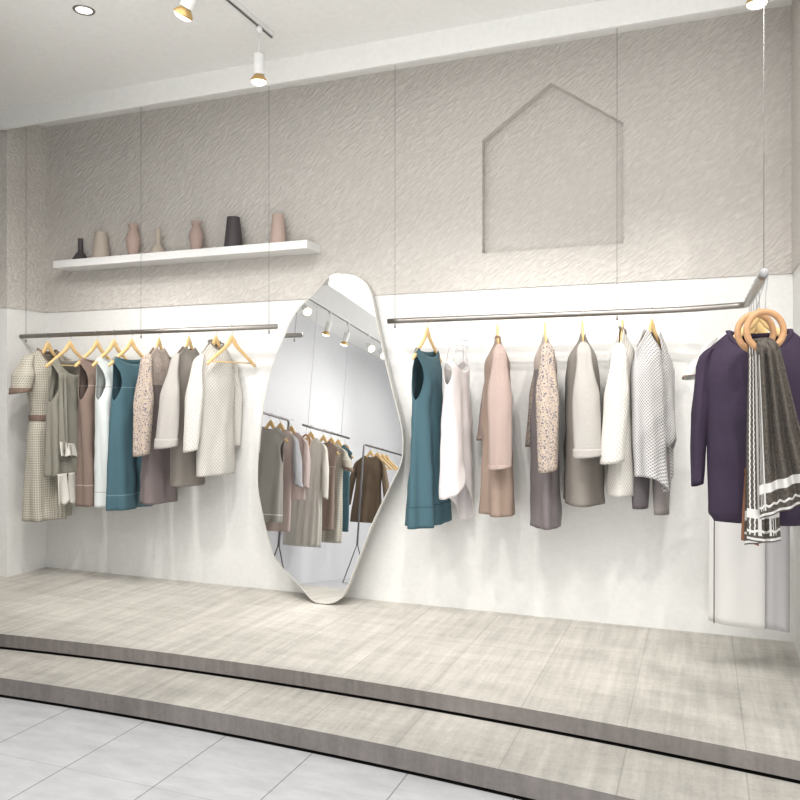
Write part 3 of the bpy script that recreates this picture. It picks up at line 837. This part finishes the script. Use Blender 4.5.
# R5 grey coat
p = on_rail_right(582.5); th = R(100)
hanger(p, th, 'wooden hanger of the grey wool coat on the right rail', HG_R)
hz = zrel(578, 501, p)
P = dict(sw=0.19, sz=-0.19, nw=0.055, nz=-0.105, fd=0.03, bd=0.02, tab=[(-0.19, 0.19, 0.06), (-0.42, 0.17, 0.09), (hz*0.6, 0.165, 0.095), (hz, 0.165, 0.10)], folds=3, amp=0.008, tilt=0.06)
garment('coat', 'coat', p, th, 'grey wool coat with light wide sleeve on the right rail', P, 'grey_wool',
        dict(mat='light_wool', L=-zrel(577, 453, p)-0.19, r_top=0.066, r_cuff=0.070, out=0.05, flat=0.6, fwd=-0.02, cuff='light_wool', cuffh=0.04, far=dict(L=0.42, out=0.0)), 25)
# R6 quilted coat
p = on_rail_right(622.5); th = R(90)
hanger(p, th, 'wooden hanger of the white quilted coat on the right rail', HG_R)
hz = zrel(614, 493, p)
P = dict(sw=0.19, sz=-0.20, nw=0.055, nz=-0.09, fd=0.03, bd=-0.005, tab=[(-0.20, 0.19, 0.055), (-0.42, 0.17, 0.065), (hz*0.6, 0.17, 0.066), (hz, 0.175, 0.068)], folds=3, amp=0.005)
garment('coat', 'coat', p, th, 'white quilted collarless coat second from the bend of the right rail', P, 'quilt',
        dict(mat='quilt', L=-zrel(611, 459, p)-0.20, r_top=0.066, r_cuff=0.056, out=0.04, flat=0.6, fwd=0.03, far=dict(out=0.0)), 26, 'grey_wool')
# R7 knitted cardigan with trousers
p = on_rail_right(652); th = R(66)
hanger(p, th, 'wooden hanger of the white knitted cape nearest the rail bend', HG_R, w=0.145)
hz = zrel(650, 474, p)
def post_r7(x, y, z, k): return x, y, z-0.09*math.exp(-((x-0.02)/0.09)**2)*k**2
P = dict(sw=0.165, sz=-0.20, nw=0.06, nz=-0.095, fd=0.13, vneck=1, bd=0.02, tab=[(-0.20, 0.175, 0.06), (-0.42, 0.175, 0.075), (hz*0.7, 0.175, 0.075), (hz, 0.16, 0.07)], folds=5, amp=0.016, post=post_r7, top_amp=0.003)
g = garment('knitted_cape', 'cape', p, th, 'white and grey knitted cape with v-neck, nearest the bend of the rail', P, 'knit', seed=27)
frill(g, -0.02, 0.13, -0.060, -0.27, 0.40, 'knit', 'draped_panel', 1.5, 0.022, seed=2, slant=0.03)
g = empty('trousers', p, th, 'grey straight trousers showing below the white knitted cape', 'trousers')
for s, mt, z1 in ((-0.065, 'grey_trouser', zrel(644, 507, p)), (0.065, 'light_trouser', zrel(656, 515, p))):
    b = bmesh.new(); uvl = b.loops.layers.uv.new('UVMap'); S = 26; N = 30; rg_ = []
    for i in range(N+1):
        z = lerp(-0.30, z1, i/N); yo = -0.02 if s > 0 else 0.03
        rg_.append([b.verts.new((s+0.062*math.cos(2*PI*j/S), yo+0.032*math.sin(2*PI*j/S)+0.004*math.sin(z*20+j*0.7), z)) for j in range(S)])
    for i in range(N):
        for j in range(S):
            f = b.faces.new((rg_[i][j], rg_[i][(j+1) % S], rg_[i+1][(j+1) % S], rg_[i+1][j]))
            for lp in f.loops: lp[uvl].uv = (lp.vert.co.x, lp.vert.co.z)
    b.faces.new(rg_[0]); build('trouser_leg', b, mt, g, solid=0.003)

# --- on the forward bend --------------------------------------------------------
def zbend(y): return lerp(zr2+0.004, ze_, (YR-0.105-y)/(YR-0.105-YE))
# purple sweater dress
yP = 3.28; p = (XB, yP, zbend(yP)); th = R(2)
hanger(p, th, 'wooden hanger of the dark purple knitted dress', drop=0.06, w=0.185)
tP = yP/ray(763, 400).y
def zp(v): return H+(400-v)/F*tP-p[2]
hz = zp(522)
P = dict(sw=0.200, sz=zp(352), nw=0.108, nz=zp(331), fd=0.085, bd=0.02, tab=[(zp(352), 0.200, 0.07), (-0.44, 0.195, 0.085), (hz*0.7, 0.19, 0.09), (hz+0.03, 0.185, 0.085), (hz, 0.165, 0.07)], folds=4, amp=0.010, btop=0.02)
garment('sweater_dress', 'dress', p, th, 'dark purple long-sleeved knitted dress hanging from the forward bend', P, 'purple',
        dict(mat='purple', L=-zp(487)+zp(352), r_top=0.055, r_cuff=0.030, out=0.022, flat=0.72), 31, 'purple')
# white blouse behind
yB = 3.62; p = (XB, yB, zbend(yB)); th = R(0)
hanger(p, th, 'wooden hanger of the white blouse behind the purple dress', drop=0.08, w=0.18)
P = dict(sw=0.19, sz=-0.22, nw=0.10, nz=-0.165, fd=0.05, bd=0.02, tab=[(-0.22, 0.19, 0.06), (-0.42, 0.20, 0.07), (-0.62, 0.20, 0.08)], folds=4, amp=0.010)
garment('blouse', 'blouse', p, th, 'white short-sleeved blouse mostly hidden behind the dark purple dress', P, 'white_twill',
        dict(mat='white_twill', L=0.14, r_top=0.06, r_cuff=0.06, out=0.055, flat=0.6, cuff='brown_trim', cuffh=0.008), 32)
# white trousers on clip hanger
yT = 3.95; p = (XB, yT, zbend(yT)); tT = yT/ray(745, 400).y
h = empty('clothes_hanger', p, 0, 'metal clip hanger holding the long white wide trousers', 'hanger')
b = bmesh.new(); sweep(b, hook_pts(-0.235), 0.0019, 8, (0, 1, 0)); sweep(b, [(-0.15, 0, -0.245), (0.15, 0, -0.245)], 0.003, 8, (0, 1, 0)); build('hook', b, 'bright_wire', h)
for s in (-1, 1):
    b = bmesh.new(); box(b, (s*0.12-0.012, -0.012, -0.29), (s*0.12+0.012, 0.012, -0.238)); build('clip', b, 'bright_wire', h, smooth=False, bevel=0.003)
g = empty('trousers', p, 0, 'long white wide-legged trousers hanging below the purple dress in the corner', 'trousers')
xl = onY(709, 600, yT).x-p[0]; xm = onY(716, 600, yT).x-p[0]; xn = onY(765, 600, yT).x-p[0]; xr = onY(790, 600, yT).x-p[0]
def leg(x0, x1, y, z0, z1a, z1b, mat, nm, seed, dep=0.03, waist=None):
    b = bmesh.new(); uvl = b.loops.layers.uv.new('UVMap'); S = 48; N = 40; R_ = []
    for i in range(N+1):
        k = i/N; row = []
        for j in range(S):
            a = 2*PI*j/S; c_ = math.cos(a)
            xa = lerp((x0 if waist is None else waist[0]), x0, sstep(k*2.5)); xb = lerp((x1 if waist is None else waist[1]), x1, sstep(k*2.5))
            x = (xa+xb)/2+(xb-xa)/2*c_
            zz = lerp(z0, lerp(z1a, z1b, (c_+1)/2), k)
            row.append(b.verts.new((x, y+dep*math.sin(a)*(1+0.0*k)+0.005*math.sin(5*(x-x0)/(x1-x0)*2+seed)*k, zz)))
        R_.append(row)
    for i in range(N):
        for j in range(S):
            f = b.faces.new((R_[i][j], R_[i][(j+1) % S], R_[i+1][(j+1) % S], R_[i+1][j]))
            for lp in f.loops: lp[uvl].uv = (lp.vert.co.x, lp.vert.co.z)
    return build(nm, b, mat, g, solid=0.003)
def zt(v): return H+(400-v)/F*tT-p[2]
leg(xl, xn, 0.0, -0.265, zt(624), zt(627), 'white_twill', 'trouser_leg', 1, 0.035, (-0.15, 0.02))
leg(xn-0.02, min(xr, XRW-XB-0.012), 0.03, -0.265, zt(626), zt(629), 'pearl_lining', 'trouser_leg', 2, 0.028, (0.0, 0.16))
b = bmesh.new(); uvl = b.loops.layers.uv.new('UVMap')
sweep(b, [((xm+xl)/2+0.008, -0.037, -0.5), ((xm+xl)/2+0.006, -0.040, zt(624))], (0.002, 0.0022), 8, (0, 1, 0)); build('side_seam', b, 'vase_dark', g)
for yy in (3.44, 3.78):
    hanger((XB, yy, zbend(yy)), R(3), 'wooden hanger on the forward bend mostly hidden behind the purple dress', 'hidden hangers on the rail bend', drop=0.085, w=0.17)
# wooden rings with scarf
def ring(u, v, y, ru, rv, th, label, g_):
    c_ = onY(u, v, y); s = (y/ray(u, v).y)/F
    o = empty('wooden_ring', c_, th, label, 'ring', g_)
    R0 = rv*s; pts = [(R0*math.cos(2*PI*i/64), 0, R0*math.sin(2*PI*i/64)) for i in range(64)]
    b = bmesh.new(); sweep(b, pts, (0.011, 0.0115), 16, (0, 1, 0), closed=True); build('ring_hoop', b, 'ring_wood', o)
    b = bmesh.new(); zt_ = zbend(y)-c_.z
    dx, dy = XB-c_.x, 0
    lx = dx*math.cos(th); ly = -dx*math.sin(th)
    pts = [(lx+0.016*math.cos(a)*math.cos(th), ly-0.016*math.cos(a)*math.sin(th), zt_+0.016*math.sin(a)) for a in [R(200)-R(200)*i/12 for i in range(13)]]
    pts += [(lx*0.5+0.006, ly*0.5, (zt_+R0)/2), (0, 0, R0+0.004)]
    sweep(b, pts, 0.0016, 8, (0, 1, 0)); build('hook', b, 'bright_wire', o)
    return o, c_, R0
r1, c1, R1 = ring(765.0, 330.5, 3.07, 19, 18.6, R(22), 'front wooden ring through which the grey-brown scarf is pulled', None)
r2, c2, R2 = ring(755.5, 332.5, 3.15, 18, 18.2, R(24), 'rear wooden ring just left of and behind the front ring', None)
# scarf
sc = empty('scarf', (c1.x, c1.y, c1.z-R1), 0, 'grey-brown patterned scarf with white borders, pulled through the wooden rings', 'scarf')
ox, oy, oz = sc.location
def fall(nm, pts_l, pts_r, yoff, u0, u1, folds, amp, seed, zend_l, zend_r, vtop=1.0, mat='scarf'):
    """hanging cloth between two side curves given in photo measure (u,v) at the scarf's depth"""
    b = bmesh.new(); uvl = b.loops.layers.uv.new('UVMap'); N, C = 60, 60; grid = []
    def curve(pp, k):
        # pp: list (v,u)
        v = lerp(pp[0][0], pp[-1][0], k)
        for a, c_ in zip(pp, pp[1:]):
            if v <= c_[0]: return lerp(a[1], c_[1], (v-a[0])/(c_[0]-a[0])), v
        return pp[-1][1], v
    for i in range(N+1):
        k = i/N; ul, vl = curve(pts_l, k); ur, vr = curve(pts_r, k)
        row = []
        for j in range(C+1):
            s = j/C
            q = onY(lerp(ul, ur, s), lerp(vl, vr, s), 3.05+yoff)
            g_ = 0.35+0.65*k
            y = -0.0+amp*g_*math.sin(folds*2*PI*s+seed)*(1-0.3*k)+0.3*amp*math.sin(folds*5*s+seed*2+3*k)
            if k < 0.06: y += 0.05*(1-k/0.06)
            row.append((b.verts.new((q.x-ox, q.y+y-oy, q.z-oz)), (lerp(u0, u1, s), (1-k)*vtop)))
        grid.append(row)
    for i in range(N):
        for j in range(C):
            q = (grid[i][j], grid[i+1][j], grid[i+1][j+1], grid[i][j+1])
            f = b.faces.new([x[0] for x in q])
            for lp, x in zip(f.loops, q): lp[uvl].uv = x[1]
    return build(nm, b, mat, sc, solid=0.003)
fall('rear_fall', [(344, 749), (440, 746.5), (545, 744.5)], [(346, 766), (440, 775), (541, 781)], 0.035, 0.20, -0.02, 2.0, 0.012, 1.0, 0, 0, 0.62)
fall('side_fall', [(346, 748.5), (440, 747), (540, 747)], [(344, 758), (440, 762), (543, 765)], 0.012, 0.0, 0.055, 1.0, 0.006, 2.2, 0, 0, 0.64)
fall('front_fall', [(341, 757), (430, 759), (519, 760)], [(343, 779), (430, 800), (498, 824)], -0.02, 0.0, 0.42, 3.6, 0.022, 0.4, 0, 0, 0.56)
fall('leather_backing', [(470, 745), (515, 742), (540, 741)], [(470, 752), (520, 757), (546, 759)], 0.05, 0.0, 0.1, 0.5, 0.002, 0.4, 0, 0, 0.5, mat='leather')
# cloth roll passing through both rings
b = bmesh.new(); uvl = b.loops.layers.uv.new('UVMap')
sweep(b, [(-0.045+ (c2.x-c1.x)*0, 0.12, 0.015), (-0.03, 0.07, 0.028), (0.0, 0.0, 0.030), (0.004, -0.025, 0.018), (0.004, -0.035, -0.02)], [(0.024, 0.012), (0.028, 0.014), (0.031, 0.012), (0.033, 0.008), (0.033, 0.004)], 16, (1, 0, 0))
for f in b.faces:
    for lp in f.loops: lp[uvl].uv = (0.12+lp.vert.co.x+0.5*lp.vert.co.z, 0.4+lp.vert.co.y)
build('knot', b, 'scarf', sc)

# ------------------------------------------------------------------ lamps and tracks
def spotlamp(pos, aim, label, stem=0.11, s=1.0, group=None, glow=True):
    """pos = point on the track; lamp head hangs below it and points at aim"""
    o = empty('track_spotlight', pos, 0, label, 'spotlight', group)
    b = bmesh.new(); lathe(b, [(0.001, 0.0), (0.016, 0.0), (0.018, -0.02), (0.012, -0.035), (0.001, -0.037)], 20)
    build('track_adapter', b, 'white_lacquer', o)
    b = bmesh.new(); sweep(b, [(0, 0, -0.03), (0, 0, -stem-0.01)], 0.004, 10, (1, 0, 0)); build('stem', b, 'white_lacquer', o)
    piv = Vector((0, 0, -stem))
    d = (Vector(aim)-(Vector(pos)+piv)).normalized()
    q = d.to_track_quat('-Z', 'Y').to_matrix()
    def head(prof, nm, mat):
        b = bmesh.new(); lathe(b, prof, 32)
        bmesh.ops.rotate(b, verts=b.verts, cent=(0, 0, 0), matrix=q); bmesh.ops.translate(b, verts=b.verts, vec=piv)
        x = build(nm, b, mat, o); mo = x.modifiers.new('e', 'EDGE_SPLIT'); mo.split_angle = R(35); return x
    head([(0.001*s, 0), (0.033*s, 0), (0.036*s, -0.004), (0.036*s, -0.125*s), (0.030*s, -0.129*s)], 'lamp_body', 'white_lacquer')
    head([(0.024*s, -0.126*s), (0.036*s, -0.138*s), (0.050*s, -0.156*s), (0.053*s, -0.170*s), (0.050*s, -0.170*s), (0.042*s, -0.152*s)], 'reflector', 'gold')
    head([(0.001, -0.192*s), (0.028*s, -0.189*s), (0.045*s, -0.178*s), (0.050*s, -0.167*s)][::-1], 'bulb', 'lamp_glow')
    return o, Vector(pos)+piv, d
def track(a, b_, label, z):
    o = empty('lighting_track', (0, 0, 0), 0, label, 'lighting track')
    m_ = bmesh.new(); sweep(m_, [(a[0], a[1], z-0.014), (b_[0], b_[1], z-0.014)], (0.017, 0.014), 4, (1, 0, 1)); build('track_rail', m_, 'white_lacquer', o, smooth=False)
    m_ = bmesh.new(); box(m_, (min(a[0], b_[0])-0.006, min(a[1], b_[1]), z-0.0305), (max(a[0], b_[0])+0.006, max(a[1], b_[1]), z-0.027)); build('power_slot', m_, 'rack_steel', o, smooth=False)
    return o
te = onZ(272, 38, ZC2-0.03); 
track((te.x, te.y), (te.x, -1.0), 'ceiling lighting track over the left rail, ending near the mirror', ZC2)
def track_u(x, z, u):   # Y at which a ceiling point on the track shows at picture column u
    # solve (x*C + y*S)/( -x*S + y*C ) = (u-400)/F
    k = (u-400)/F
    return (x*CC+k*x*SS)/(k*CC-SS)
y1 = track_u(te.x, 0, 259); y2 = track_u(te.x, 0, 196)
L1 = spotlamp((te.x, y1, ZC2-0.028), (te.x-0.1, y1+0.1, 0.0), 'white and gold spotlight nearest the left end of the ceiling track', 0.15, 0.85)
L2 = spotlamp((te.x, y2, ZC2-0.028), (te.x-1.6, y2+0.3, 0.9), 'tilted white and gold spotlight at the top edge, left of the other', 0.05, 0.9)
x3 = 0.19; y3 = track_u(x3, 0, 757)
y3 = 3.85; x3 = onY(757, 0, y3).x; zL3 = onY(757, 1, y3).z; print('L3 z', zL3)
track((x3, 3.95), (x3, -1.0), 'ceiling lighting track over the right corner', ZC2)
L3 = spotlamp((x3, y3, ZC2-0.028), (x3, y3+0.3, 0.0), 'spotlight above the forward bend, cut by the top edge', max(0.03, ZC2-0.028-onY(757, 5, y3).z-0.165), 0.9)
# downlight
dl = onZ(84, 10, ZC2)
o = empty('recessed_downlight', dl, 0, 'small round recessed downlight in the ceiling, top left', 'downlight')
b = bmesh.new(); lathe(b, [(0.040, 0.0), (0.046, -0.006), (0.054, -0.004), (0.056, 0.0)], 40); build('trim_ring', b, 'steel', o)
b = bmesh.new(); lathe(b, [(0.001, -0.002), (0.041, -0.002)], 40); build('lens', b, 'lamp_glow', o)
# track on the bulkhead at the left, seen in the mirror
ya = mX(311, 295, TX); yb_ = mX(385, 345, TX)
print('track refl', ya, yb_)
track((TX, 2.4), (TX, -3.6), 'lighting track under the left bulkhead, seen in the mirror', TZ)
for i, (u, v) in enumerate([(304, 313), (329, 330), (347, 342), (368, 347), (380, 356)]):
    q = mX(u, v, TX)
    aim = (TX-0.6, q.y-0.2, 0.5) if i in (1, 2) else (TX+1.6, q.y+1.6, 1.0)
    spotlamp((TX, q.y, TZ-0.028), aim, ['spotlight seen in the mirror at its left edge', 'spotlight seen in the mirror, second from its left edge', 'spotlight seen in the mirror, in its middle', 'spotlight seen in the mirror, white and facing out', 'spotlight seen in the mirror nearest its right edge'][i], 0.10, 0.8)

# ------------------------------------------------------------------ far side (seen in the mirror)
RX = -3.56
# suspended rail
a = mX(303, 424, RX); c_ = mX(349, 439, RX); zf = (a.z+c_.z)/2
print('far rail', a, c_, 'racks', mX(289, 420, -3.52), mX(266, 414, -3.52), mX(364, 444, -3.50), mX(392, 453, -3.50), 'foot', mX(291, 577, -3.52), mX(338, 575, -3.50))
fr = empty('clothes_rail', (0, 0, 0), 0, 'suspended clothes rail seen inside the mirror', 'clothes rail')
b = bmesh.new(); sweep(b, [(RX, a.y, zf), (RX, c_.y, zf)], 0.011, 16, (1, 0, 0)); build('rail_tube', b, 'rack_steel', fr)
for yy in (a.y-0.1, c_.y+0.2): cable_part(fr, (RX, yy), TZ, zf, 0.0015)
def rack(X, y0, y1, zt_, label):
    o = empty('garment_rack', (X, (y0+y1)/2, ZG), 0, label, 'garment rack')
    ym = (y0+y1)/2; a0, a1 = y0-ym, y1-ym; h_ = zt_-ZG
    b = bmesh.new(); r = 0.03
    sweep(b, [(0, a0, 0.42), (0, a0, h_-r), (0, a0+math.copysign(r*0.3, a1-a0), h_-r*0.3), (0, a0+math.copysign(r, a1-a0), h_), (0, a1-math.copysign(r, a1-a0), h_), (0, a1-math.copysign(r*0.3, a1-a0), h_-r*0.3), (0, a1, h_-r), (0, a1, 0.42)], 0.011, 12, (1, 0, 0)); build('top_frame', b, 'rack_steel', o)
    for e in (a0, a1):
        b = bmesh.new(); sweep(b, [(0, e, 0.44), (0.14, e, 0.012), (-0.14, e, 0.012)], 0.010, 10, (0, 1, 0), closed=True); build('leg_frame', b, 'rack_steel', o)
    return o
q0, q1 = mX(289, 420, -3.52), mX(266, 414, -3.52)
z1_ = (q0.z+q1.z)/2
print('q0', q0)
rack(-3.52, q0.y, 2.95, z1_, 'steel garment rack at the left edge inside the mirror')
q2, q3 = mX(364, 444, -3.50), mX(392, 453, -3.50); z2_ = (q2.z+q3.z)/2
rack(-3.50, q2.y, q2.y-1.5, z2_, 'steel garment rack with brown coat at the right inside the mirror')
def far(u, X, z): q = mX(u, 430, X); return (X, q.y, z)
HG_M = 'wooden hangers seen in the mirror'
def simple(u, X, zr_, hemv, mat, label, cat='dress', sl=None, hw=0.18, seed=0, th=R(180), **kw):
    p = far(u, X, zr_); hanger(p, th, 'wooden hanger seen in the mirror holding the '+label.split(' seen')[0], HG_M, w=0.185)
    hem = mX(u, hemv, X).z-zr_
    P = dict(sw=0.17, sz=-0.18, nw=0.065, nz=-0.100, fd=0.03, bd=0.02, tab=[(-0.18, 0.17, 0.045), (-0.42, 0.155, 0.05), (hem, hw, 0.06)], folds=6, amp=0.012, rows=30)
    P.update(kw)
    return garment(cat, cat, p, th, label, P, mat, sl, seed)
simple(270, -3.52, z1_, 522, 'light_wool', 'grey dress with dark armhole seen in the mirror, left edge', seed=41, arm=0.24, cut=0.03)
simple(280, -3.52, z1_, 531, 'blush', 'blush pink coat seen in the mirror behind the blue-grey sleeve', 'coat', dict(mat='blue_grey', L=0.42, r_top=0.06, r_cuff=0.05, out=0.06, flat=0.6, cuff='blue_grey'), seed=42)
simple(291, -3.52, z1_, 500, 'blush', 'short blush pink jacket seen in the mirror left of the ivory dress', 'jacket', dict(mat='blush', L=0.42, r_top=0.055, r_cuff=0.04, out=0.03, flat=0.6), seed=49)
simple(311, RX, zf, 546, 'ivory', 'long ivory pleated dress seen in the mirror centre', 'dress', dict(mat='ivory', L=0.50, r_top=0.055, r_cuff=0.035, out=0.04, flat=0.6), 0.19, 43, folds=14)
simple(324, RX, zf, 530, 'taupe', 'taupe dress seen in the mirror right of the ivory one', seed=44)
simple(332, RX, zf, 542, 'cream_dot', 'cream short-sleeved dress with brown cuffs seen in the mirror', 'dress', dict(mat='cream_dot', L=0.20, r_top=0.065, r_cuff=0.06, out=0.05, flat=0.7, cuff='brown_trim'), seed=45)
simple(339, RX, zf, 531, 'teal', 'teal dress seen in the mirror', seed=46)
simple(372, -3.50, z2_, 523, 'dark_brown', 'dark brown coat on the garment rack seen in the mirror', 'coat', dict(mat='dark_brown', L=0.48, r_top=0.06, r_cuff=0.045, out=0.07, flat=0.6), seed=47)
for u in (379, 384, 388): hanger(far(u, -3.50, z2_), R(180), 'empty wooden hanger on the garment rack seen in the mirror', 'empty hangers seen in the mirror', w=0.185)
for u, sc_, lb in ((306.5, 1.0, 'wooden ring hanging at the left end of the rail seen in the mirror'), (346, 1.0, 'wooden ring hanging at the right end of the rail seen in the mirror')):
    p = far(u, RX, zf); o = empty('wooden_ring', (p[0], p[1], p[2]-0.15), R(20), lb, 'ring')
    b = bmesh.new(); sweep(b, [(0.062*math.cos(2*PI*i/40), 0, 0.062*math.sin(2*PI*i/40)) for i in range(40)], 0.010, 12, (0, 1, 0), closed=True); build('ring_hoop', b, 'ring_wood', o)
    b = bmesh.new(); sweep(b, [(0, 0, 0.066), (0, 0, 0.165)], 0.002, 8, (0, 1, 0)); build('hook', b, 'bright_wire', o)

# ------------------------------------------------------------------ lights
def spot(loc, aim, power, size=75, rad=0.03, col=(1, 0.965, 0.92), blend=0.7):
    l = bpy.data.lights.new('spot', 'SPOT'); l.energy = power; l.spot_size = R(size); l.spot_blend = blend; l.shadow_soft_size = rad; l.color = col
    o = bpy.data.objects.new('spot_light', l); COL.objects.link(o); o.location = loc
    o.rotation_euler = (Vector(aim)-Vector(loc)).to_track_quat('-Z', 'Y').to_euler()
def area(loc, aim, power, sx, sy, col=(1, 0.99, 0.975)):
    l = bpy.data.lights.new('area', 'AREA'); l.shape = 'RECTANGLE'; l.size = sx; l.size_y = sy; l.energy = power; l.color = col
    o = bpy.data.objects.new('area_light', l); COL.objects.link(o); o.location = loc
    o.rotation_euler = (Vector(aim)-Vector(loc)).to_track_quat('-Z', 'Y').to_euler()
K = 1.0
for i, (x, y, ax) in enumerate([(-3.75, 2.95, -4.0), (-3.2, 3.0, -3.6), (-3.0, 2.2, -2.7), (-2.0, 2.9, -3.0), (-1.9, 2.3, -1.6), (-1.0, 3.0, -0.9), (-0.7, 2.2, -1.3), (0.1, 2.8, -0.5), (0.3, 2.3, 0.2), (1.2, 2.6, 0.0)]):
    spot((x, y, 3.1), (ax, 4.3, 0.75), 54*K, 64, 0.008)
area((-1.2, 1.2, 3.22), (-1.2, 1.2, 0), 62*K, 3.6, 3.6)
area((-1.0, -2.0, 3.22), (-1.0, -2.0, 0), 18*K, 4.0, 3.0)
area((-1.6, 0.4, 1.9), (-2.0, 4.5, 1.6), 24*K, 3.0, 2.2)     # added frontal fill with no fixture, aimed at the back wall
area((0.2, 0.2, 0.25), (-1.4, 2.2, 3.4), 70*K, 4.0, 1.8)  # added upward fill, no real fixture, brightens the ceiling
spot((-1.4, 1.2, 3.1), (-3.6, 1.3, 0.9), 70*K, 60, 0.02)  # added spot without a lamp, lifts the garments reflected in the mirror
spot((-1.2, -0.6, 3.1), (-3.6, 0.0, 0.9), 70*K, 60, 0.02)  # second added spot for the reflected garments
spot((-2.5, 2.3, 3.1), (-4.4, 4.3, 1.0), 60*K, 60, 0.01)  # extra spot added to brighten the left end of the wall
w = bpy.data.worlds.new('World'); scene.world = w; w.use_nodes = True
w.node_tree.nodes['Background'].inputs[0].default_value = (1, 1, 1, 1); w.node_tree.nodes['Background'].inputs[1].default_value = 0.5

# ------------------------------------------------------------------ camera
cam = bpy.data.cameras.new('Camera'); co = bpy.data.objects.new('Camera', cam); COL.objects.link(co)
cam.sensor_width = 36; cam.sensor_fit = 'HORIZONTAL'; cam.lens = 36*F/800; cam.clip_start = 0.05
co.location = (0, 0, H); co.rotation_euler = (R(90), 0, YAW)
scene.camera = co
scene.view_settings.view_transform = 'Standard'; scene.view_settings.look = 'None'
scene.view_settings.exposure = 0.17
scene.view_settings.gamma = 0.93
